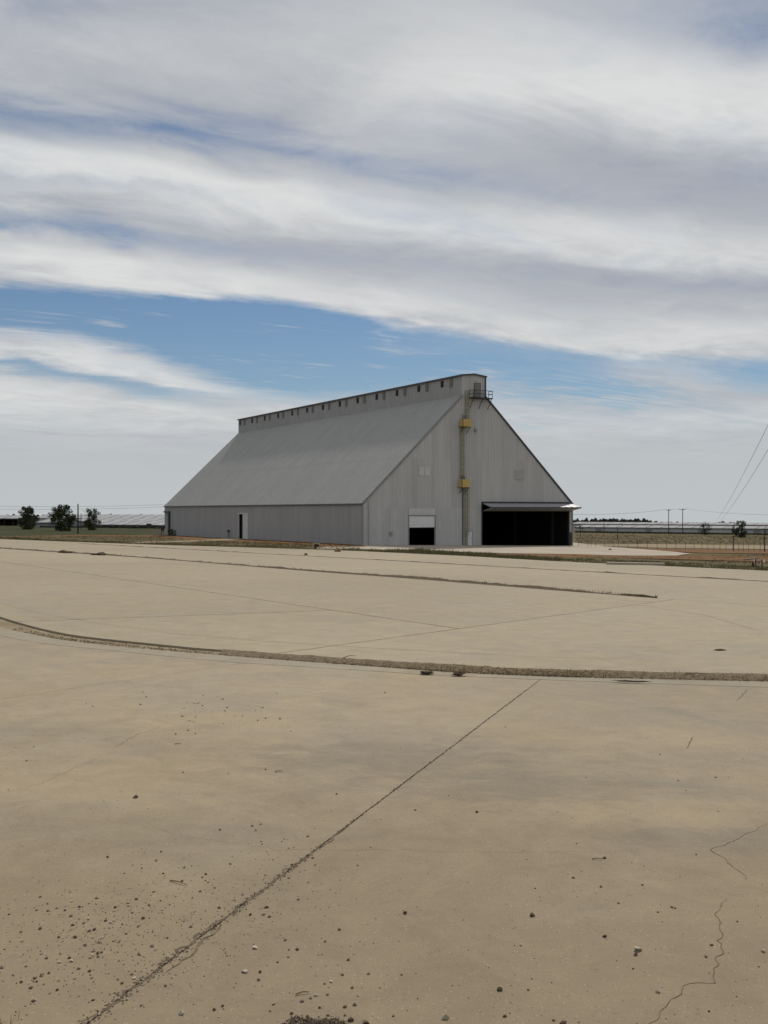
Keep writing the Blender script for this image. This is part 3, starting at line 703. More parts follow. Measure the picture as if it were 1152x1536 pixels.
# monitor on the ridge
mon = MB()
mon.face((S1, 0.0, HM - 0.4), (S1, BL, HM - 0.4), (S1, BL, HT), (S1, 0.0, HT))
for k in range(14): mon.box(S0 + 0.12, S0 + 0.25, 0.3 + k * 7.05, 0.45 + k * 7.05, HM - 0.4, HT - 0.1)
monitor = mon.build('ridge_monitor', 'sidecladding', bld)
for a, b in zip(rb[:-1], rb[1:]):
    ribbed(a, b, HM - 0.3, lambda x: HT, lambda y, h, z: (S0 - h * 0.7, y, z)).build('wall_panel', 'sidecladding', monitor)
mr = MB()
for sx, xa in ((-1, S0 - 0.22), (1, S1 + 0.22)):
    mr.face(*[(xa, -0.25, HT + 0.03), (BW / 2, -0.25, HT + 0.31), (BW / 2, BL + 0.2, HT + 0.31), (xa, BL + 0.2, HT + 0.03)][::(1 if sx > 0 else -1)])
mr.build('monitor_roof', 'roofmetal', monitor)
trim([(S0 - 0.22, -0.25, HT - 0.03), (S0 - 0.22, BL + 0.2, HT - 0.03)], 0.10, 0.24, 'monitor_fascia', 'darktrim', monitor)
trim([(S0 - 0.22, -0.24, HT - 0.01), (BW / 2, -0.24, HT + 0.27), (S1 + 0.24, -0.24, HT - 0.01)], 0.10, 0.22, 'monitor_fascia', 'darktrim', monitor)
trim([(S0 - 0.10, 0, HM - 0.05), (S0 - 0.10, BL, HM - 0.05)], 0.10, 0.16, 'flashing', 'trim', monitor)
trim([(S1 + 0.02, -0.10, HM), (S1 + 0.02, -0.10, HT)], 0.24, 0.14, 'corner_trim', 'darktrim', monitor)
win = MB(); win.box(-0.05, 0.0, -0.38, 0.38, 0.0, 1.0); wme = win.mesh('window')
wf = MB(); wf.box(-0.075, -0.03, -0.42, -0.36, -0.04, 1.04).box(-0.075, -0.03, 0.36, 0.42, -0.04, 1.04).box(-0.078, -0.03, -0.36, 0.36, -0.04, 0.02).box(-0.078, -0.03, -0.36, 0.36, 0.98, 1.04); fme = wf.mesh('window_frame')
vt = MB()
for k in range(7): vt.face((-0.10, -0.38, k * 0.2), (-0.10, 0.38, k * 0.2), (-0.04, 0.38, k * 0.2 + 0.17), (-0.04, -0.38, k * 0.2 + 0.17))
vt.box(-0.06, 0.0, -0.40, 0.40, 0.0, 1.4); vme = vt.mesh('vent')
for k in range(13):
    y = 5.64 + k * 7.145
    o = link('window', wme, 'glass', monitor); o.location = (S0 - 0.04, y, 25.0)
    o = link('vent', vme, 'vent', monitor); o.location = (S0 - 0.04, y - 2.6 + 0.05 * math.sin(k * 2.1), 24.82)
# roller door, half open
fr = MB(); fr.box(7.84, 8.0, -0.10, 0.1, FLOOR, 4.42).box(12.6, 12.76, -0.10, 0.1, FLOOR, 4.42).box(8.0, 12.6, -0.098, 0.1, 4.27, 4.42)
rd = fr.build('roller_door', 'trim', bld)
for k in range(8):
    z = 2.53 + k * 0.2175; s = MB()
    s.face((8.0, -0.02, z), (12.6, -0.02, z), (12.6, -0.045, z + 0.11), (8.0, -0.045, z + 0.11)); s.face((8.0, -0.045, z + 0.11), (12.6, -0.045, z + 0.11), (12.6, -0.02, z + 0.2175), (8.0, -0.02, z + 0.2175))
    s.build('slat', 'shutter', rd)
MB().box(8.0, 12.6, -0.07, 0.03, 2.45, 2.53).build('bottom_rail', 'darktrim', rd)
p = MB()
for k in range(4): p.box(7.9 + k * 1.2, 9.08 + k * 1.2, -0.085, -0.065, 4.45, 5.45)
p.build('lintel_panel', 'newpanel', bld)
# personnel door
d = MB().box(18.42, 19.68, -0.09, -0.062, FLOOR, 1.92).build('door_frame', 'trim', bld)
pd = MB().box(18.54, 19.56, -0.12, -0.092, FLOOR, 1.80).build('door', 'door', bld)
MB().box(19.36, 19.48, -0.19, -0.12, 0.78, 0.86).build('handle', 'darktrim', pd)
# hangar door: bifold leaves folded out over the opening
jm = MB().box(21.40, 21.54, -0.10, 0.25, FLOOR, 6.5).box(39.17, 39.31, -0.10, 0.25, FLOOR, 6.5).box(21.54, 39.17, -0.14, 0.25, 6.35, 6.55)
hd = jm.build('hangar_door', 'darktrim', bld)
def leaf(y0, z0, y1, z1, th, name, m):
    n = Vector((0, -(z1 - z0), (y1 - y0))).normalized()
    if n.z < 0: n = -n
    mb = MB(); x0, x1 = 21.62, 39.6
    a0, a1 = Vector((x0, y0, z0)), Vector((x0, y1, z1)); e = Vector((x1 - x0, 0, 0))
    q = [a0, a0 + e, a1 + e, a1]; i = len(mb.v); mb.v += [tuple(v) for v in q] + [tuple(v - n * th) for v in q]
    mb.f += [(0, 1, 2, 3), (7, 6, 5, 4), (0, 4, 5, 1), (1, 5, 6, 2), (2, 6, 7, 3), (3, 7, 4, 0)]
    o = mb.build(name, m, hd)
    for k in range(15):
        x = x0 + 0.3 + k * 1.23
        MB().bar(Vector((x, y0, z0)) + n * 0.02, Vector((x, y1, z1)) + n * 0.02, 0.10, 0.05, tuple(n)).build('rib', m, o)
    return o
leaf(-0.16, 6.28, -2.5, 5.68, 0.10, 'upper_leaf', 'canopyskin')
leaf(-2.45, 5.55, -0.2, 5.12, 0.08, 'lower_leaf', 'canopyskin')
MB().box(21.6, 39.7, -2.62, -2.44, 5.50, 5.70).build('fold_edge', 'darktrim', hd)
MB().box(21.6, 39.5, -0.30, -0.12, 4.98, 5.10).build('bottom_rail', 'steel', hd)
# wall patches, boxes
p = MB()
for k in range(2): p.box(9.74 + k * 1.03, 10.72 + k * 1.03, -0.09, -0.066, 10.47, 11.86)
p.build('patch_panel', 'newpanel', bld)
lv = MB().box(27.9, 29.8, -0.075, -0.06, 10.1, 11.85).build('louvre', 'louvre', bld)
for k in range(9): MB().face((28.0, -0.14, 10.18 + k * .185), (29.7, -0.14, 10.18 + k * .185), (29.7, -0.078, 10.33 + k * .185), (28.0, -0.078, 10.33 + k * .185)).build('slat', 'louvre', lv)
MB().box(4.6, 4.95, -0.25, -0.056, 1.35, 1.95).build('junction_box', 'galv', bld)
MB().box(20.05, 20.35, -0.30, -0.056, 17.6, 18.05).box(20.12, 20.28, -0.36, -0.3, 17.5, 17.7).build('wall_lamp', 'galv', bld)
MB().box(39.3, 39.55, -0.5, -0.2, FLOOR, 1.5).build('guard_post', 'darktrim', bld)
MB().tube([(0.9, -0.09, FLOOR), (0.9, -0.09, HE + 0.4)], 0.05).build('conduit', 'galv', bld)
MB().tube([(17.8, -0.13, FLOOR), (17.8, -0.13, 8.6)], 0.06).build('conduit', 'steel', bld)
# monitor door with landing
md = MB().box(19.98, 21.24, -0.085, -0.062, 22.9, 25.28).build('monitor_door_frame', 'darktrim', bld)
mdoor = MB().box(20.07, 21.15, -0.11, -0.087, 22.9, 25.18).build('monitor_door', 'greydoor', bld)
MB().box(20.15, 20.24, -0.17, -0.11, 23.9, 24.0).build('handle', 'steel', mdoor)
LX0, LX1, LY = 18.98, 22.75, -1.25
ld = MB().box(LX0, LX1, LY, -0.07, 22.74, 22.90).build('landing', 'steel', bld)
for x, y in ((LX0 + .04, LY + .04), ((LX0 + LX1) / 2, LY + .04), (LX1 - .04, LY + .04), (LX0 + .04, -0.15), (LX1 - .04, -0.15)):
    MB().box(x - .028, x + .028, y - .028, y + .028, 22.9, 24.02).build('rail_post', 'steel', ld)
for z in (23.45, 23.98):
    m_ = MB().bar((LX0, LY + .04, z), (LX1, LY + .04, z), 0.07); m_.bar((LX1 - .04, LY, z), (LX1 - .04, -0.1, z), 0.07); m_.bar((LX0 + .04, LY, z), (LX0 + .04, -0.1, z), 0.07)
    m_.build('guard_rail', 'steel', ld)
for x in (LX0 + 0.15, (LX0 + LX1) / 2, LX1 - 0.15):
    MB().bar((x, LY + 0.1, 22.74), (x, -0.07, 21.2), 0.07).build('bracket', 'steel', ld)
# caged ladders and rest platforms
def ladder(x, z0, z1, m, cage=True):
    r = MB()
    for dx in (-0.23, 0.23): r.bar((x + dx, -0.28, z0), (x + dx, -0.28, z1), 0.06)
    n = int((z1 - z0) / 0.32)
    for k in range(n): r.bar((x - 0.23, -0.28, z0 + 0.2 + k * 0.32), (x + 0.23, -0.28, z0 + 0.2 + k * 0.32), 0.035)
    o = r.build('ladder', m, bld)
    if cage:
        c = MB(); zb = z0 + (2.4 if z0 < 1 else 0.6); k = int((z1 - zb) / 0.9)
        P_ = [(x + 0.36 * math.cos(t), -0.28 - 0.40 * math.sin(t) * 1.5) for t in [math.pi * i / 6 for i in range(7)]]
        for j in range(k + 1):
            z = zb + (z1 - zb) * j / max(1, k)
            for a, b in zip(P_[:-1], P_[1:]): c.bar((a[0], a[1], z), (b[0], b[1], z), 0.03, 0.05)
        for a in P_[::2]: c.bar((a[0], a[1], zb), (a[0], a[1], z1), 0.03)
        c.build('ladder_cage', m, o)
    return o
ladder(18.35, FLOOR, 9.4, 'fadedyellow'); ladder(17.5, 8.9, 19.0, 'fadedyellow'); ladder(18.45, 18.4, 23.9, 'fadedyellow')
for x0, x1, z0, z1 in ((16.95, 18.45, 8.70, 10.1), (17.1, 18.75, 18.15, 19.5)):
    w = MB().box(x0, x1, -1.15, -0.06, z0, z0 + 0.08)
    rp_ = w.build('rest_platform', 'steel', bld)
    for a, b, c_, d_ in ((x0, x1, -1.17, -1.12), (x0 - 0.02, x0 + 0.03, -1.12, -0.3), (x1 - 0.03, x1 + 0.02, -1.12, -0.3)):
        MB().box(a, b, c_, d_, z0 + 0.05, z1 - 0.12).build('guard_panel', 'yellow', rp_)
    MB().box(x0 - 0.04, x0 + 0.04, -1.2, -1.12, z0, z1 + 0.55).build('post', 'steel', rp_)
    MB().box(x0 + 0.85, x0 + 0.93, -0.5, -0.42, z0, z1 + 0.5).build('post', 'steel', rp_)
    for x in (x0 + 0.2, x1 - 0.2): MB().bar((x, -1.05, z0), (x, -0.07, z0 - 0.9), 0.07).build('bracket', 'steel', rp_)
# side door, slid half open
s = MB().box(-0.10, 0.1, SD0 - 0.22, SD0, FLOOR, SDT + 0.2).box(-0.10, 0.1, SD1, SD1 + 0.22, FLOOR, SDT + 0.2).box(-0.098, 0.1, SD0, SD1, SDT, SDT + 0.2)
sdr = s.build('sliding_door_frame', 'newpanel', bld)
MB().box(-0.02, 0.06, SD0, 46.6, FLOOR, SDT).build('sliding_door', 'newpanel', sdr)
MB().box(-0.05, 0.07, 46.6, 46.75, FLOOR, SDT).build('door_edge', 'steel', sdr)
# downpipe with its arm, stub pipe
MB().box(-0.35, -0.06, 88.9, 92.3, 4.75, 5.05).box(-0.38, -0.06, 88.5, 89.2, FLOOR, 5.06).build('downpipe', 'darktrim', bld)
MB().tube([(-0.35, 53.0, -0.6), (-0.35, 53.0, 1.2)], 0.07).box(-0.5, -0.2, 52.75, 53.25, 1.0, 1.45).build('stub_pipe', 'darktrim', bld)
# inside: frames, floor and lining, coloured near black to stand for shade
inn = MB()
inn.face((0.35, 0.35, -0.0), (BW - 0.35, 0.35, -0.6), (BW - 0.35, BL - 0.4, -0.6), (0.35, BL - 0.4, 0.0))
fl = []
for x in range(0, 9):
    pass
inn = MB()
def flo(x, y):
    w = O3 + AX * x + BX * y; return SA * w.x + SB * w.y - O3.z - 0.03
q = [(0.2, 0.05), (BW - 0.2, 0.05), (BW - 0.2, BL - 0.2), (0.2, BL - 0.2)]
inn.face(*[(x, y, flo(x, y)) for x, y in q])
inn.build('inside_floor', 'inside', bld)
il = MB()
il.face((0.34, 0.34, FLOOR), (0.34, BL - .34, FLOOR), (0.34, BL - .34, HE), (0.34, 0.34, HE)); il.face((BW - .34, .34, FLOOR), (BW - .34, BL - .34, FLOOR), (BW - .34, BL - .34, HE), (BW - .34, .34, HE))
il.face((0.34, BL - .34, FLOOR), (BW - .34, BL - .34, FLOOR), (BW - .34, BL - .34, HE), (.34, BL - .34, HE))
il.face((0.34, 0.34, HE), (0.34, BL - .34, HE), (S0, BL - .34, HM - .4), (S0, .34, HM - .4)); il.face((BW - .34, .34, HE), (BW - .34, BL - .34, HE), (S1, BL - .34, HM - .4), (S1, .34, HM - .4))
il.build('inside_lining', 'insidewall', bld)
for k in range(9):
    y = 4 + k * 10.5
    MB().box(BW - 1.0, BW - 0.5, y, y + 0.4, FLOOR, HE).build('column', 'steel', bld)

# ------------------------------------------------------------------ trees
def tree(label, px, base_py, top_py, x0, x1, leafm, seed, lean=0.0, low=0.22, n=2600, group=None, cat='tree', name='broadleaf_tree', stems=3):
    rnd = random.Random(seed); X, Y = gp(px, base_py); k = Y / FPX
    H = (base_py - top_py) * k; rx = (x1 - x0) * k / 2; cx = ((x0 + x1) / 2 - px) * k
    t = thing(name, label, cat, (X, Y, land(X, Y) - 0.15), 0, group)
    tr = MB(); tips = []
    for s in range(stems):
        a = rnd.uniform(0, 6.28); b = Vector((math.cos(a), math.sin(a), 0)) * 0.15 * (stems > 1)
        top = Vector((cx * 0.7 + rnd.uniform(-.55, .55) * rx, rnd.uniform(-.5, .5) * rx, H * rnd.uniform(.62, .9)))
        mid = b + (top - b) * 0.4 + Vector((rnd.uniform(-.2, .2), rnd.uniform(-.2, .2), 0.2))
        tr.tube([b, mid, top], 0.05 + H * 0.018, 7, 0.03); tips.append(top)
        for j in range(4):
            p0 = b + (top - b) * rnd.uniform(.35, .85); p1 = p0 + Vector((rnd.uniform(-.7, .7) * rx, rnd.uniform(-.7, .7) * rx, rnd.uniform(.1, .3) * H))
            tr.tube([p0, (p0 + p1) / 2 + Vector((0, 0, .1)), p1], H * 0.008, 5, 0.015); tips.append(p1)
    tr.build('trunk', 'bark', t)
    cl = []
    for j in range(64):
        for _ in range(20):
            a = rnd.uniform(0, 6.28); r = math.sqrt(rnd.random()); zz = rnd.uniform(low, 0.95)
            prof = math.sin(math.pi * min(1, max(0.02, (zz - low * 0.55) / (1.04 - low * 0.55))) ** 0.9) ** 0.55
            prof *= 0.72 + 0.5 * noise.noise((math.cos(a) * 1.3 + seed, math.sin(a) * 1.3, zz * 2.2)) + 0.28
            c = Vector((cx + math.cos(a) * r * rx * prof * 0.95, math.sin(a) * r * rx * prof * 0.95, H * zz))
            break
        cl.append((c, rnd.uniform(.12, .30) * rx))
    lf = MB()
    for _ in range(n):
        c, r = rnd.choice(cl); v = Vector((rnd.gauss(0, 1), rnd.gauss(0, 1), rnd.gauss(0, 1))); v = v.normalized() * r * rnd.random() ** 0.4
        p = c + v; p.z = max(p.z, H * low * 0.75)
        s_ = rnd.uniform(.09, .20) * (0.7 + H * 0.07)
        a = Vector((rnd.gauss(0, 1), rnd.gauss(0, 1), rnd.gauss(0, 1))).normalized(); b = a.orthogonal().normalized()
        lf.face(p - a * s_, p + b * s_ * .6, p + a * s_, p - b * s_ * .6)
    lf.build('crown', leafm, t)
    return t
G_T = 'trees beyond the concrete'
tree('leaning dark tree beside the low open shed, leftmost of the trees', 46, 793.5, 758.5, 26, 58, 'leaf_a', 3, low=.03, n=4600, group=G_T, stems=3)
tree('largest dark bushy tree, left of the wooden pole at the left', 95, 796, 757, 74, 114, 'leaf_a', 5, low=.03, n=6400, group=G_T, stems=4)
tree('loose olive tree just right of the wooden pole at the left', 137, 794.5, 762, 123, 153, 'leaf_b', 9, low=.01, n=2600, group=G_T, stems=4)
tree('small sparse tree in the right field before the white shed', 1058, 801.5, 783, 1049, 1067, 'leaf_b', 12, low=.02, n=1100, group=G_T, stems=3)
tree('dense dark tree in the right field, largest of the right ones', 1111, 805.5, 780.5, 1099, 1122, 'leaf_a', 14, low=.04, n=2800, group=G_T, stems=3)
tree('thin bare-looking tree at the right edge behind the fence', 1147, 806, 789, 1142, 1153, 'leaf_b', 17, low=.3, n=180, group=G_T, stems=3)
tree('small sapling in the field close to the right corner of the building', 870.5, 803, 785, 866, 875, 'leaf_a', 19, low=.55, n=120, group=G_T, stems=1, name='sapling')
tree('low bush beside the far left corner of the big building', 258, 803.5, 792, 250, 266, 'leaf_b', 23, low=.02, n=420, cat='bush', name='bush', stems=3)

def wood_line(name, label, pts, d, seed, h0, h1):
    """far belt of trees that reads as one mass: (photo x, photo y of the top) at distance d"""
    rnd = random.Random(seed); mb = MB()
    for i in range(len(pts) - 1):
        (xa, ya), (xb, yb) = pts[i], pts[i + 1]
        n = max(2, int(abs(xb - xa) * 26))
        for _ in range(n):
            u = rnd.random(); px = xa + (xb - xa) * u; ty = ya + (yb - ya) * u
            dd = d + rnd.uniform(-8, 14); top = at(px, ty, dd); g = land(top.x, dd)
            bumpy = 0.72 + 0.35 * noise.noise((px * 0.22, seed, 0)) + 0.22 * noise.noise((px * 0.8, seed, 4))
            hgt = max(h0 * .3, (top.z - g) * min(1.1, max(.35, bumpy)))
            p = Vector((top.x, dd, g + hgt * rnd.random() ** 0.5)); s_ = rnd.uniform(.4, 1.0) * min(1.0, h1 / 7)
            a = Vector((rnd.gauss(0, 1), rnd.gauss(0, .6), rnd.gauss(0, 1))).normalized(); b = a.orthogonal().normalized()
            mb.face(p - a * s_, p + b * s_ * .7, p + a * s_, p - b * s_ * .7)
    o = mb.build(name, 'farwood', None, 'stuff'); o['label'] = label; o['category'] = 'trees'; return o
wood_line('far_wood', 'dark belt of far trees on the horizon right of the building', [(858, 778), (880, 777), (905, 775), (940, 776.5), (960, 775), (985, 781), (1010, 782), (1070, 783), (1080, 781), (1092, 782), (1152, 785), (1240, 785)], 620, 4, 3, 8)
wood_line('far_wood', 'thin dark belt of far trees on the left horizon', [(-80, 769), (60, 771), (100, 772), (140, 770.5), (165, 769), (180, 771), (230, 770.5), (262, 772.5)], 700, 8, 2, 6)

wood_line('low_brush', 'low dark brush along the foot of the white-walled shed', [(862, 797.0), (900, 797.4), (960, 798), (1010, 798.4), (1050, 798.8), (1100, 799.4), (1152, 800), (1240, 801)], 372, 14, 1, 2)
wood_line('low_brush', 'low reddish brush between the left trees and the big building', [(60, 792), (120, 791.6), (150, 791), (200, 791), (248, 791.6)], 335, 16, 1, 2)
# ------------------------------------------------------------------ far sheds
def shed(label, pxa, pxb, d_a, d_b, base_y, eave_y, ridge_y, depth, wallm, roofm, group=None, bays=8, opening=False, name='long_shed', stain=False):
    """long low shed whose front runs between two photo columns at distances d_a, d_b"""
    a = at(pxa, base_y[0], d_a); b = at(pxb, base_y[1], d_b)
    run = Vector((b.x - a.x, b.y - a.y, 0)); L = run.length; rz = math.atan2(run.y, run.x)
    ea = at(pxa, eave_y[0], d_a).z; eb = at(pxb, eave_y[1], d_b).z
    za = min(land(a.x, a.y), a.z) - 0.3; eave = (ea + eb) / 2 - za
    rd_ = at(pxa, ridge_y[0], d_a + depth / 2).z; ridge = rd_ - za
    t = thing(name, label, 'shed', (a.x, a.y, za), rz, group)
    w = MB(); th_ = 0.2
    zb0 = -3.5
    if not opening: w.box(0, L, 0, th_, zb0, eave)
    w.box(0, th_, th_, depth - th_, zb0, eave - .01).box(L - th_, L, th_, depth - th_, zb0, eave - .01).box(0, L, depth - th_, depth, zb0, eave)
    for x in (0.0, L): w.face((x, 0, eave), (x, depth, eave), (x, depth / 2, ridge - .05))
    w.build('wall', wallm, t)
    r = MB(); o_ = 0.6
    r.face((-o_, -o_, eave - .05), (L + o_, -o_, eave - .05), (L + o_, depth / 2, ridge), (-o_, depth / 2, ridge))
    r.face((L + o_, depth + o_, eave - .05), (-o_, depth + o_, eave - .05), (-o_, depth / 2, ridge), (L + o_, depth / 2, ridge))
    r.bar((-o_, -o_, eave - .12), (L + o_, -o_, eave - .12), .12, .25)
    ro = r.build('roof', roofm, t)
    rb_ = MB()
    for k in range(int(L / 6) + 1): rb_.bar((k * 6, -o_, eave), (k * 6, depth / 2, ridge + .05), .25, .12)
    rb_.build('roof_seams', roofm, ro)
    n = bays
    for k in range(n):
        x = L * (k + .5) / n
        if opening: MB().box(x - .12, x + .12, .05, .3, zb0, eave - .05).build('post', 'wood', t)
        else:
            q = MB().box(x - 1.3, x + 1.3, -.06, -.005, zb0, eave * 0.72).build('door', 'galv' if k % 3 == 1 else wallm, t)
    return t
G_S = 'long low sheds on the horizon'
shed('nearest white-walled long shed across the right field', 862, 1240, 430, 376, (797, 801.5), (790.2, 793.5), (787.0, 789.9), 16, 'shedwall', 'shedroof2', G_S, 14)
shed('grey-roofed long shed behind the white-walled one at right', 856, 1240, 500, 440, (795, 797), (785.4, 787.8), (782.6, 784.6), 18, 'shedwall', 'shedroof2', G_S, 10)
shed('long pale-roofed shed just left of the big building, nearest of its row', 128, 262, 372, 352, (791, 793), (786, 787.4), (780.5, 782.5), 16, 'shedwall2', 'shedroof', G_S, 9)
shed('pale-roofed long shed second in the row left of the big building', 110, 262, 430, 405, (787, 788), (781, 782.6), (775.6, 778), 18, 'shedwall2', 'shedroof', G_S, 7)
shed('farthest pale-roofed shed of the row left of the big building', 50, 262, 500, 470, (783, 784), (776, 778.4), (771.4, 774.2), 20, 'shedwall', 'shedroof', G_S, 7)
shed('low open-fronted shed with dark inside at the left edge', -40, 26, 372, 368, (788.5, 788), (777.5, 777), (772.5, 772), 14, 'shedwall2', 'shedroof', None, 5, True, 'open_shed')
shed('small grey shed between the two leftmost trees', 55, 84, 335, 330, (792, 792), (783, 783.4), (777.5, 778), 11, 'galv', 'shedroof', None, 3, False, 'small_shed')
# low rusty clutter between the left trees and the building
for i, (px, py, w, h, mname, lab) in enumerate(((136, 791, 5.0, 1.1, 'rust', 'low rusty red implement behind the olive tree at left'), (176, 791.6, 2.2, .7, 'rust', 'small rusty object in the grass left of the big building, middle of three'), (202, 792, 2.0, .6, 'rust', 'small rusty object in the grass, nearest the black trailer'), (224, 790.6, 3.0, 1.0, 'steel', 'black low trailer in the grass near the far corner of the big building'))):
    X, Y = gp(px, py); t = thing('farm_implement' if i != 3 else 'flat_trailer', lab, 'implement' if i != 3 else 'trailer', (X, Y, land(X, Y) - .12))
    MB().box(-w / 2, w / 2, -.7, .7, .35, .35 + h * .5).box(-w * .3, w * .2, -.5, .5, .35 + h * .5, .35 + h).build('frame', mname, t)
    for x in (-w * .35, w * .35):
        for y in (-.75, .75): MB().tube([(x, y - .1, .35), (x, y + .1, .35)], .35, 12).build('wheel', 'steel', t)

# ------------------------------------------------------------------ utility poles and wires
def pole(px, base, top, label, arms=1, r=0.14, group='utility poles', armw=1.2):
    X, Y = gp(px, base); H = (base - top) * Y / FPX; z = land(X, Y) - .15
    t = thing('utility_pole', label, 'pole', (X, Y, z), 0.15, group)
    MB().tube([(0, 0, 0), (0, 0, H * .5), (0, 0, H)], r * 1.15, 8, r * .8).build('shaft', 'wood', t)
    tops = []
    for k in range(arms):
        zz = H - .35 - k * .9; MB().box(-armw, armw, -.08, .08, zz - .08, zz + .08).build('crossarm', 'wood', t)
        for x in (-armw * .9, 0.35, armw * .9):
            MB().tube([(x, 0, zz + .08), (x, 0, zz + .3)], .06, 6).build('insulator', 'galv', t)
            tops.append(Vector((X + x, Y, z + zz + .3)))
    if not arms: tops = [Vector((X, Y, z + H))]
    return tops
a1 = pole(1003, 801, 763, 'left one of the twin poles with crossarm in the right field', 1, armw=.8)
a2 = pole(1024, 800.5, 762, 'right one of the twin poles with crossarm in the right field', 1, armw=1.2)
b1 = pole(117, 800, 754.5, 'tall dark wooden pole between the trees at left', 0, .15)
b2 = pole(121.5, 793, 769, 'short thin pole just right of the tall left pole', 0, .10)
pole(906, 798.5, 783, 'short pole in front of the white shed near the building', 0, .12)
pole(926.5, 808, 790, 'short stub pole by the fence left of the twin poles', 0, .09)
def wire(label, p, q, sag, r, group):
    pts = [p + (q - p) * (k / 24) - Vector((0, 0, sag * 4 * (k / 24) * (1 - k / 24))) for k in range(25)]
    tag(MB().tube(pts, r, 4).build('overhead_wire', 'wire'), label, 'wire', group)
G_W = 'overhead wires'
wire('thin overhead wire running left from the twin poles toward the building', at(800, 768, 330), a1[0], 1.2, .035, G_W)
wire('short overhead wire between the twin poles', a1[2], a2[0], .1, .035, G_W)
wire('thin overhead wire running right from the twin poles', a2[2], at(1260, 771, 250), 1.0, .03, G_W)
wire('upper thin wire crossing the left sky over the trees', at(-120, 755.5, 300), at(300, 754.5, 300), .9, .028, G_W)
wire('lower thin wire crossing the left sky over the trees', at(-120, 760, 310), at(300, 757.5, 310), 1.0, .028, G_W)
wire('steep overhead wire at the right edge, upper of the pair', at(1074, 783, 520), at(1270, 390, 120), 2.0, .045, 'steep wires at the right')
wire('steep overhead wire at the right edge, lower of the pair', at(1079, 783, 520), at(1270, 470, 120), 2.0, .045, 'steep wires at the right')

# ------------------------------------------------------------------ fence in the right field
def fence():
    f = thing('wire_fence', 'low wire fence on thin posts crossing the right field', 'fence')
    xs = [868, 882, 886.5, 893, 907, 921, 927.5, 942, 956, 971, 986, 1000, 1014, 1028, 1041, 1053, 1062, 1071, 1080, 1089, 1100, 1108, 1115, 1123, 1131, 1140, 1147, 1160, 1176, 1190, 1206, 1222]
    tops = []
    for i, px in enumerate(xs):
        by = 818.0 + (px - 868) * 0.0265 + 1.2; X, Y = gp(px, by); z = land(X, Y) - .15
        big = px in (1100, 1147); h = 2.3 if big else 1.5
        h *= 1 if big else random.uniform(.75, 1.1); MB().tube([(X, Y, z), (X + random.uniform(-.06, .06), Y, z + h)], .08 if big else .026, 6).build('post', 'steel' if big else 'wood', f); tops.append(Vector((X, Y, z)))
    for h in (.45, .8, 1.15, 1.42):
        mb = MB()
        for p, q in zip(tops[:-1], tops[1:]): mb.bar(p + Vector((0, 0, h)), q + Vector((0, 0, h)), .012)
        mb.build('strand', 'wire', f)
fence()

# ------------------------------------------------------------------ small things around the building
X, Y = gp(240.5, 803.5); k = Y / FPX
t = thing('tank_stand', 'dark metal stand on legs beside the far left corner of the building', 'stand', (X, Y, land(X, Y) - .12), .2)
MB().box(-7.2 * k, 7.5 * k, -.8, .8, 12 * k, 13.2 * k).box(-3 * k, 7.4 * k, -.7, .7, 13.2 * k, 16.2 * k).build('hopper', 'steel', t)
MB().box(1 * k, 6 * k, -.5, .5, 8.5 * k, 12 * k).build('chute', 'darktrim', t)
for x in (-6.8, -2.6, 1.4, 5.0):
    for y in (-.7, .7): MB().box(x * k - .05, x * k + .05, y - .05, y + .05, 0, 12 * k).build('leg', 'galv' if x < 0 else 'steel', t)
for z in (4, 8): MB().bar((-6.8 * k, -.7, z * k), (5 * k, -.7, (12 - z) * k), .06).build('brace', 'galv', t)

X, Y = gp(474.5, 822.6); k = Y / FPX
t = thing('equipment_box', 'small tan framed box standing in the grass before the side wall', 'box', (X, Y, land(X, Y) - .1), .25)
w, h = 5.2 * k, 9.5 * k
MB().box(-w, -w + .12, -.08, .08, 0, h).build('post', 'tan', t); MB().box(w - .12, w, -.08, .08, 0, h).build('post', 'tan', t)
MB().box(-w + .12, w - .12, -.07, .07, h - .14, h).build('top_rail', 'tan', t)
MB().box(-w + .16, w - .16, -.2, .05, h * .38, h - .16).build('panel', 'rust', t); MB().box(-w + .2, -w + .45, -.15, .1, 0, h * .36).build('foot_block', 'steel', t)
MB().tube([(.12, -.1, 0), (.12, -.1, h * .3)], .09, 8).build('pipe_cap', 'white', t)
MB().box(-w - .55, -w - .48, -.04, .04, 0, h * .6).build('stake', 'tan', t); MB().box(-w - .3, -w - .25, -.04, .04, 0, h * .5).build('stake', 'tan', t)

X, Y = gp(1130, 848.5); k = Y / FPX
t = thing('valve_stand', 'white pipe stand with crossbar and dark red valve on the right verge', 'valve', (X, Y, land(X, Y) - .1), .1)
MB().tube([(1.3 * k, 0, 0), (1.3 * k, 0, 12 * k)], .055, 10).build('riser', 'white', t)
MB().tube([(4 * k, .05, .02), (4 * k, .05, 11 * k)], .05, 8).build('riser', 'rust', t)
MB().tube([(-15 * k, 0, 11 * k), (-4 * k, 0, 12 * k), (7 * k, 0, 12.6 * k)], .05, 8).build('crossbar', 'steel', t)
MB().tube([(-1.5 * k, -.1, 0.5 * k), (-1.5 * k, -.1, 3 * k), (-1.2 * k, -.1, 5.5 * k), (-.6 * k, -.1, 8 * k)], .16, 10, .05).build('valve_body', 'rust', t)
X, Y = gp(1143, 853.5)
t = thing('marker_post', 'thin rusty post with a white cap beside the pipe stand', 'post', (X, Y, land(X, Y) - .1))
MB().tube([(0, 0, 0), (0, 0, 15 * k)], .045, 8).build('shaft', 'rust', t); MB().tube([(.13, 0, 11 * k), (.17, 0, 15 * k)], .10, 10, .06).build('cap', 'white', t)
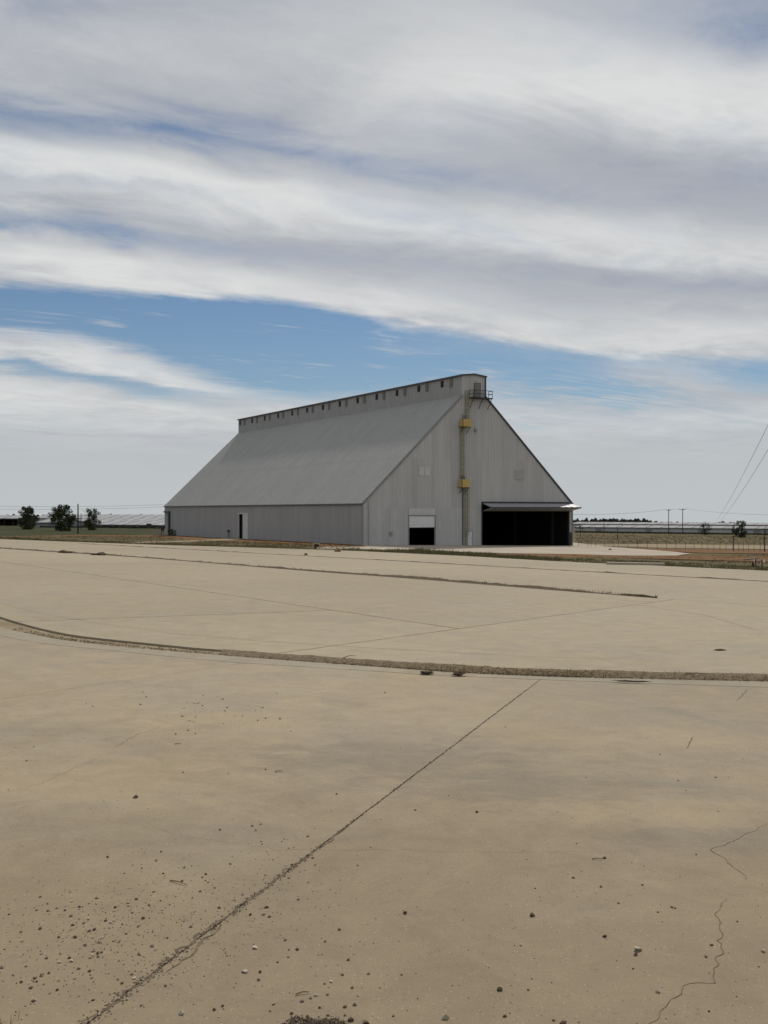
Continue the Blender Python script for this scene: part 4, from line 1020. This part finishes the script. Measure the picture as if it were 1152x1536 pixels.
# long concrete beam lying along the verge
a, b = Vector(gp(910, 846.4)), Vector(gp(996, 847.8)); k = MB(); za, zb = land(*a) , land(*b)
bo = MB().bar((a.x, a.y, za + .02), (b.x, b.y, zb + .02), 0.9, .34).build('concrete_beam', 'pad'); tag(bo, 'long pale concrete beam lying on the right verge by the pavement edge', 'beam')
# rough clods and stones on the far pavement
def lump(name, label, cat, px, py, r, m, seed, group=None, sq=.7):
    X, Y = gp(px, py); rnd = random.Random(seed)
    bm = bmesh.new(); bmesh.ops.create_icosphere(bm, subdivisions=3, radius=1)
    for v in bm.verts:
        n = noise.noise(v.co * 1.5 + Vector((seed, 0, 0))) * .8 + noise.noise(v.co * 4 + Vector((0, seed, 0))) * .45 + noise.noise(v.co * 9 + Vector((0, 0, seed))) * .25; v.co *= max(.25, 1 + n)
        v.co.z *= sq
    me = bpy.data.meshes.new(name); bm.to_mesh(me); bm.free(); o = link(name, me, m); o.location = (X, Y, land(X, Y) + r * sq * .1); o.scale = (r * (1.7 if cat == 'clod' else 1), r, r); o.rotation_euler.z = rnd.uniform(-.25, .25) if cat == 'clod' else rnd.uniform(0, 6)
    return tag(o, label, cat, group)
lump('rock', 'small dark rock on the far pavement below the tan framed box', 'rock', 459, 832.2, .18, 'peb_c', 3)
lump('tumbleweed', 'dark tumbleweed at the pavement edge right of the tan framed box', 'tumbleweed', 507, 827.5, .34, 'deadgrass', 6)
lump('rock', 'dark rock on the pad near the right corner of the building', 'rock', 915, 824.2, .16, 'peb_c', 8)
lump('clod', 'dark clod of earth on the far left edge of the pavement', 'clod', 22, 808.6, .30, 'soil', 11)
lump('clod', 'wide low clod of earth at the left edge of the pavement', 'clod', 55, 809.0, .5, 'soil', 13, sq=.3)
lump('clod', 'dark clod lying across the pavement at the right, above the gutter', 'clod', 1079, 975.5, .09, 'soil', 15, sq=.35)
lump('clod', 'dark clump of dirt on the gutter joint, left one of two', 'clod', 640, 1008.5, .085, 'soil', 17, sq=.35)
lump('clod', 'dark clump of dirt on the gutter joint, right one of two', 'clod', 688, 1011, .075, 'soil', 19, sq=.35)
lump('clod', 'long flat clump of dirt on the gutter joint right of the long joint', 'clod', 945, 1021.5, .03, 'soil', 21, sq=.5).scale = (.34, .035, .025)

# ------------------------------------------------------------------ pebbles on the near pavement
PEB = []
for s in range(6):
    rnd = random.Random(100 + s); bm = bmesh.new(); bmesh.ops.create_icosphere(bm, subdivisions=1, radius=1)
    for v in bm.verts: v.co *= 1 + rnd.uniform(-.42, .34); v.co.z *= .72
    for mname in ('peb_a', 'peb_b', 'peb_c'):
        me = bpy.data.meshes.new('pebble'); bm.to_mesh(me); me.materials.append(M[mname]); PEB.append(me)
    bm.free()
def pebble(px, py, r, kind, rnd):
    X, Y = gp(px, py); o = bpy.data.objects.new('pebble', PEB[rnd.randrange(6) * 3 + kind]); COL.objects.link(o)
    sq = rnd.uniform(.7, 1.0)
    o.location = (X, Y, SA * X + SB * Y + LOW + r * .55 * sq); o.scale = (r * rnd.uniform(.9, 1.5), r * rnd.uniform(.8, 1.1), r * sq)
    o.rotation_euler = (0, 0, rnd.uniform(0, 6.28)); return o
NAMED = [  # single stones that stand out: photo x, y, radius in m, kind, label
    (957, 1417, .034, 1, 'largest pale pebble with bright top on the right pavement'), (954, 1424, .022, 2, 'small dark pebble just below the largest pale one'),
    (750, 1476, .030, 2, 'dark angular pebble on the right pavement near the bottom edge'), (798, 1366, .030, 2, 'dark flat pebble near the middle of the right pavement'),
    (669, 1518, .030, 0, 'grey rounded pebble at the bottom edge right of the gravel patch'), (844, 1526, .028, 2, 'dark pebble at the very bottom edge of the right pavement'),
    (986, 1479, .022, 1, 'pale pebble near the jagged crack at lower right'), (1145, 1419, .022, 1, 'pale pebble at the right edge of the pavement'),
    (204, 1191, .038, 2, 'dark lone pebble on the left pavement above the faint crack'), (608, 1362, .026, 2, 'dark pebble just right of the image centre line, lower half'),
    (527, 1521, .030, 2, 'dark pebble standing right beside the gravel patch'), (549, 1525, .022, 2, 'small dark pebble second right of the gravel patch'),
    (383, 1414, .024, 1, 'bright pale pebble right of the crumbling joint'), (367, 1449, .024, 1, 'pale brown pebble right of the joint, below the bright one'),
    (272, 1511, .024, 1, 'pale pebble near the bottom between joint and gravel patch'), (400, 1354, .022, 2, 'dark pebble hugging the right side of the crumbling joint'),
    (907, 1397, .022, 2, 'dark pebble left of and above the largest pale one'), (715, 1213, .024, 2, 'dark flat pebble on the stained patch of the right pavement'),
    (907, 1281, .024, 2, 'dark pebble in the upper part of the right pavement'), (1059, 1427, .018, 2, 'dark flat pebble near the jagged crack'),
]
for i, (px, py, r, kd, lab) in enumerate(NAMED): tag(pebble(px, py, r * .85, kd, random.Random(i)), lab, 'pebble', 'pebbles on the pavement')
rnd = random.Random(41); spots = []
def add(n, cx, cy, sx, sy, r0, r1):
    for _ in range(n):
        px, py = rnd.gauss(cx, sx), rnd.gauss(cy, sy)
        if -10 < px < 1162 and 1035 < py < 1534: spots.append((px, py, rnd.uniform(r0, r1)))
add(62, 130, 1400, 75, 45, .010, .021); add(40, 230, 1335, 90, 28, .009, .019); add(22, 60, 1440, 50, 30, .010, .02)
add(22, 335, 1068, 60, 14, .014, .024); add(14, 250, 1050, 120, 14, .013, .022); add(18, 470, 1440, 60, 45, .009, .019); add(14, 480, 1500, 40, 18, .010, .018)
add(16, 450, 1270, 40, 18, .010, .02)
for _ in range(78): spots.append((rnd.uniform(0, 1152), 1040 + 490 * rnd.random() ** 0.8, rnd.uniform(.009, .019)))
seen = {0: 'small grey pebble lying', 1: 'small pale pebble lying', 2: 'small dark brown pebble lying'}
spots = [(a, b, c * .76) for a, b, c in spots]
for px, py, r in spots[:279]:
    kd = rnd.choice((0, 0, 1, 2, 2)); far_k = 1.0 if py > 1250 else 1.15
    jx = 808 - (py - 1018) * 693 / 518                    # where the long joint runs at this height
    where = 'beside the long joint' if abs(px - jx) < 45 else 'in the upper part of the left pavement' if px < jx and py < 1200 else 'left of the long joint near the bottom' if px < jx else 'on the upper right pavement' if py < 1280 else 'at the lower right of the pavement' if px > 760 else 'between long joint and gravel patch'
    tag(pebble(px, py, r * far_k, kd, rnd), seen[kd] + ' ' + where, 'pebble', 'pebbles on the pavement')

def bits(name, label, m, pts, rnd, cat='gravel'):
    mb = MB()
    for (x, y, z, r) in pts:
        i = len(mb.v); vs_ = [(1, 0, 0), (-1, 0, 0), (0, 1, 0), (0, -1, 0), (0, 0, 1), (0, 0, -1)]; a = rnd.uniform(0, 6.28); c, s = math.cos(a), math.sin(a)
        for q in vs_:
            k = r * rnd.uniform(.6, 1.3); mb.v.append((x + (q[0] * c - q[1] * s) * k, y + (q[0] * s + q[1] * c) * k, z + q[2] * k * .8))
        mb.f += [tuple(i + j for j in t) for t in ((0, 2, 4), (2, 1, 4), (1, 3, 4), (3, 0, 4), (2, 0, 5), (1, 2, 5), (3, 1, 5), (0, 3, 5))]
    o = mb.build(name, m, None, 'stuff'); o['label'] = label; o['category'] = cat; return o
def gz(x, y): return SA * x + SB * y + LOW
# crumbs along the long joint, thickest towards the camera
ja, jb = Vector(gp(115, 1536)), Vector(gp(808, 1018)); jd = (jb - ja)
jp = {'peb_a': [], 'peb_b': [], 'peb_c': []}
for _ in range(1500):
    t = rnd.random() ** 2.4 * .95 - .03; w = .009 + .030 * max(0, 1 - abs(t - .09) / .20)
    q = ja + jd * t; n_ = Vector((-jd.y, jd.x)).normalized(); q = q + n_ * rnd.gauss(0, w)
    jp[rnd.choice(('peb_a', 'peb_a', 'peb_b', 'peb_c', 'peb_c'))].append((q.x, q.y, gz(q.x, q.y) + .002, rnd.uniform(.004, .013)))
for k, lab in (('peb_a', 'grey crumbs of broken concrete along the long joint'), ('peb_b', 'pale crumbs of broken concrete along the long joint'), ('peb_c', 'dark crumbs of soil along the long joint')): bits('joint_gravel', lab, k, jp[k], rnd)
# irregular spalled edge and soil in the joint near the camera
crack([(100, 1545), (190, 1480), (240, 1440), (300, 1395), (370, 1345), (430, 1300), (520, 1235)], 0.022, LOW + .002, .06, 'joint_fill', 'crack', 20)
crack([(250, 1448), (285, 1425), (300, 1405), (330, 1380)], 0.016, LOW + .003, .05, 'joint_fill', 'sand', 21)
# patch of loose gravel and soil at the bottom edge
pt = P((402, 1546), (425, 1528), (440, 1517), (470, 1520), (505, 1519), (520, 1526), (524, 1546), (480, 1600), (420, 1590))
poly = ragged(pt, .05, .03); me = bpy.data.meshes.new('soil_patch'); bm = bmesh.new(); f = bm.faces.new([bm.verts.new((x, y, gz(x, y) + .003)) for x, y in poly]); f.normal_update()
if f.normal.z < 0: f.normal_flip()
bmesh.ops.triangulate(bm, faces=bm.faces); bm.to_mesh(me); bm.free(); link('soil_patch', me, 'crack', apron)
xs_, ys_ = [p[0] for p in pt], [p[1] for p in pt]; gpz = {'peb_a': [], 'peb_b': [], 'peb_c': []}
for _ in range(5200):
    q = (rnd.uniform(min(xs_) - .05, max(xs_) + .05), rnd.uniform(min(ys_), max(ys_) + .03))
    if inside(pt, (q[0] + rnd.gauss(0, .012), q[1] + rnd.gauss(0, .012))): gpz[rnd.choice(('peb_a', 'peb_c', 'peb_c', 'peb_c', 'peb_c', 'peb_b') if rnd.random() < .6 else ('peb_c',))].append((*q, gz(*q) + .008 + rnd.uniform(0, .008), rnd.uniform(.004, .010)))
for k, lab in (('peb_a', 'grey gravel in the soil patch at the bottom edge'), ('peb_b', 'pale gravel in the soil patch at the bottom edge'), ('peb_c', 'brown gravel in the soil patch at the bottom edge')): bits('loose_gravel', lab, k, gpz[k], rnd)
fp = []
for k in range(1500):
    px, py = (rnd.uniform(0, 1152), 1040 + 495 * rnd.random()) if k < 480 else (rnd.gauss(150, 100), rnd.gauss(1395, 50)) if k < 1050 else (rnd.gauss(330, 90), rnd.gauss(1340, 45)) if k < 1300 else (rnd.gauss(340, 60), rnd.gauss(1070, 16))
    if not (0 < px < 1152 and 1036 < py < 1560): continue
    q = gp(px, py); fp.append((q[0], q[1], gz(*q) + .002, rnd.uniform(.003, .007)))
bits('fine_grit', 'fine dark grit strewn over the near pavement', 'peb_c', fp, rnd, 'grit')

# ------------------------------------------------------------------ straw and dead leaves heaped in the gutter
def blades(name, label, m, pts, rnd, cat='grass'):
    mb = MB()
    for (x, y, z, h, w, lean) in pts:
        a = rnd.uniform(0, 6.28); d = Vector((math.cos(a), math.sin(a), 0)); s = Vector((-d.y, d.x, 0)) * w; p = Vector((x, y, z))
        tip = p + d * h * lean + Vector((0, 0, h * math.sqrt(max(0.02, 1 - min(.98, lean) ** 2)))); mid = p + (tip - p) * .5 + Vector((0, 0, h * .06))
        mb.face(p - s, p + s, mid + s * .7, mid - s * .7); mb.face(mid - s * .7, mid + s * .7, tip)
    o = mb.build(name, m, None, 'stuff'); o['label'] = label; o['category'] = cat; return o
def along(c0, c1, x0, x1, n):
    out = []
    while len(out) < n:
        i = rnd.randrange(len(c0) - 1); u = rnd.random(); p = Vector(c0[i]) * (1 - u) + Vector(c0[i + 1]) * u
        if not (x0 < p.x < x1): continue
        j = min(range(len(c1)), key=lambda k: abs(c1[k][0] - p.x)); q = Vector(c1[j]); out.append((p, q))
    return out
sp = {'straw': [], 'deadgrass': []}
for p, q in along(GE, TR, -4, 16, 9000):
    u = min(1, max(0, rnd.gauss(.38, .28))); r = p + (Vector((p.x, q.y)) - p) * u
    k = min(1.0, max(0.05, (r.x + 3.5) / 5.0))
    if rnd.random() > k: continue
    sp[rnd.choice(('straw', 'deadgrass', 'deadgrass'))].append((r.x, r.y, gz(r.x, r.y) + rnd.uniform(0, .05) * k, rnd.uniform(.03, .13), rnd.uniform(.003, .008), rnd.uniform(.75, .99)))
blades('dry_straw', 'dry straw strewn in the gutter', 'straw', sp['straw'], rnd, 'straw'); blades('dead_grass', 'matted dead grass heaped in the gutter', 'deadgrass', sp['deadgrass'], rnd, 'straw')
cp = []
for p, q in along(GE, TR, -11, 16, 4200):
    u = min(1, max(0, rnd.gauss(.25, .2))); r = p + (Vector((p.x, q.y)) - p) * u; cp.append((r.x, r.y, gz(r.x, r.y) + .012, rnd.uniform(.006, .026) * (1 if r.x > -3 else .6)))
bits('gutter_crumbs', 'dark crumbs of soil along the gutter', 'peb_c', cp, rnd, 'crumbs')
for px, py, ln, lab in ((1045, 1013, .5, 'crooked twig in the gutter at the right'), (764, 1006, .35, 'pale curled twig in the gutter below the roller door'), (728, 1003, .3, 'short pale twig in the gutter left of the curled one'), (880, 1011, .3, 'short twig in the gutter under the big opening'), (524, 987, .35, 'twig lying where the gutter debris begins')):
    X, Y = gp(px, py); a = rnd.uniform(-.5, .5); z = gz(X, Y) + .06
    tag(MB().tube([(X - ln / 2 * math.cos(a), Y - ln / 2 * math.sin(a), z), (X, Y + .03, z + .04), (X + ln / 2 * math.cos(a), Y + ln / 2 * math.sin(a), z + .03)], .012, 5, .006).build('twig', 'straw'), lab, 'twig', 'twigs in the gutter')
for px, py, ln, a, lab in ((268, 1318, .22, -.6, 'thin brown twig lying among the left pebbles'), (267, 1112, .10, .2, 'short dark stick on the left pavement'), (418, 1153, .10, .2, 'short dark stick left of the long joint'), (896, 1283, .10, -.1, 'short dark stick beside a pebble on the right pavement'), (454, 1482, .10, .35, 'short stick above the gravel patch')):
    X, Y = gp(px, py); z = gz(X, Y) + .010
    tag(MB().tube([(X - ln / 2 * math.cos(a), Y - ln / 2 * math.sin(a), z), (X, Y + .008, z + .006), (X + ln / 2 * math.cos(a), Y + ln / 2 * math.sin(a), z)], .006, 5, .003).build('twig', 'deadgrass'), lab, 'twig', 'sticks on the pavement')
# tufts at the lower left corner
wp = [(x + rnd.gauss(0, .05), y + rnd.gauss(0, .04), gz(x, y), rnd.uniform(.04, .11), .0025, rnd.uniform(.3, .9)) for (x, y) in (gp(4, 1530), gp(40, 1545), gp(15, 1550), gp(-10, 1535)) for _ in range(9)]
blades('weed_tuft', 'dry grass tuft at the lower left corner', 'deadgrass', wp, rnd)

# ------------------------------------------------------------------ grass along the verges
vp = {'grass': [], 'deadgrass': [], 'weed': []}
def scatter(pts, n, h0, h1, w, keys, clump=.5):
    poly = P(*pts); x0, x1 = min(p[0] for p in poly), max(p[0] for p in poly); y0, y1 = min(p[1] for p in poly), max(p[1] for p in poly); c = 0; tries = 0
    while c < n and tries < n * 60:
        tries += 1; q = (rnd.uniform(x0, x1), rnd.uniform(y0, y1))
        if not inside(poly, q): continue
        if noise.noise((q[0] * .22, q[1] * .22, 5)) + .3 * noise.noise((q[0] * 1.1, q[1] * 1.1, 2)) < rnd.uniform(-1, clump) * .5: continue
        c += 1
        key = rnd.choice(keys); h = rnd.uniform(h0, h1)
        for _ in range(5): vp[key].append((q[0] + rnd.gauss(0, .12), q[1] + rnd.gauss(0, .12), land(*q) - .12, h * rnd.uniform(.6, 1.2), w, rnd.uniform(.1, .7)))
EDGEPX = [(0, 808.2), (250, 817.4), (540, 826.2), (700, 833), (840, 841.5), (1000, 848.5), (1152, 855.5), (1230, 859)]
scatter(EDGEPX + [(1230, 853), (1152, 849.5), (1000, 842.5), (840, 836), (700, 829.6), (540, 823.6), (250, 814.5), (0, 806)], 4200, .12, .36, .022, ('grass', 'grass', 'deadgrass'))
scatter(EDGEPX + [(x, y - .9) for x, y in reversed(EDGEPX)], 2600, .12, .30, .028, ('grass', 'weed', 'deadgrass'), .2)
scatter([(540, 826), (640, 829.8), (700, 832.8), (840, 841), (840, 837.5), (760, 832.5), (690, 828.6), (600, 825)], 1100, .2, .5, .03, ('weed', 'grass', 'deadgrass'))
scatter([(610, 828.2), (665, 831), (690, 831.5), (670, 827.2), (625, 825.2)], 380, .3, .65, .03, ('weed', 'weed', 'grass'))
scatter([(280, 816), (540, 824), (540, 819.5), (430, 814), (300, 810)], 1800, .1, .32, .022, ('deadgrass', 'deadgrass', 'grass'))
scatter([(860, 836), (1152, 845), (1230, 848), (1230, 833), (1152, 830), (1000, 834), (860, 832)], 1500, .06, .2, .02, ('deadgrass', 'grass'))
scatter([(0, 806), (240, 813), (300, 810), (250, 803.5), (120, 803), (0, 804)], 1800, .08, .28, .025, ('deadgrass', 'grass', 'grass'))
scatter([(864, 814), (1152, 815), (1152, 804), (864, 801)], 1300, .12, .32, .05, ('deadgrass', 'deadgrass', 'grass'), .1)
blades('verge_grass', 'rough olive grass along the pavement edge', 'grass', vp['grass'], rnd); blades('dry_grass', 'dry tan grass along the pavement edge', 'deadgrass', vp['deadgrass'], rnd); blades('green_weeds', 'green weeds growing along the edge before the roller door', 'weed', vp['weed'], rnd)
# weeds rooted in the soil strip across the far pavement
sw = []
for _ in range(700):
    i = rnd.randrange(len(S2g) - 1); u = rnd.random(); p = Vector(S2g[i]) * (1 - u) + Vector(S2g[i + 1]) * u + nn * rnd.gauss(0, .15)
    if noise.noise((p.x * .3, p.y * .3, 1)) < rnd.uniform(-.5, .6): continue
    for _ in range(4): sw.append((p.x + rnd.gauss(0, .1), p.y + rnd.gauss(0, .1), SA * p.x + SB * p.y + .03, rnd.uniform(.05, .2), .010, rnd.uniform(.3, .9)))
blades('strip_weeds', 'dead weeds rooted in the soil strip across the pavement', 'deadgrass', sw, rnd)
for i, (px, py, lab) in enumerate(((98, 829, 'low dark mound of dirt on the soil strip at left, left of two'), (148, 832.4, 'low dark mound of dirt on the soil strip at left, right of two'))):
    o = lump('dirt_mound', lab, 'mound', px, py, .42, 'soil', 30 + i, 'dirt mounds on the soil strip', .42); o.scale.x = .75; o.rotation_euler.z = -.7
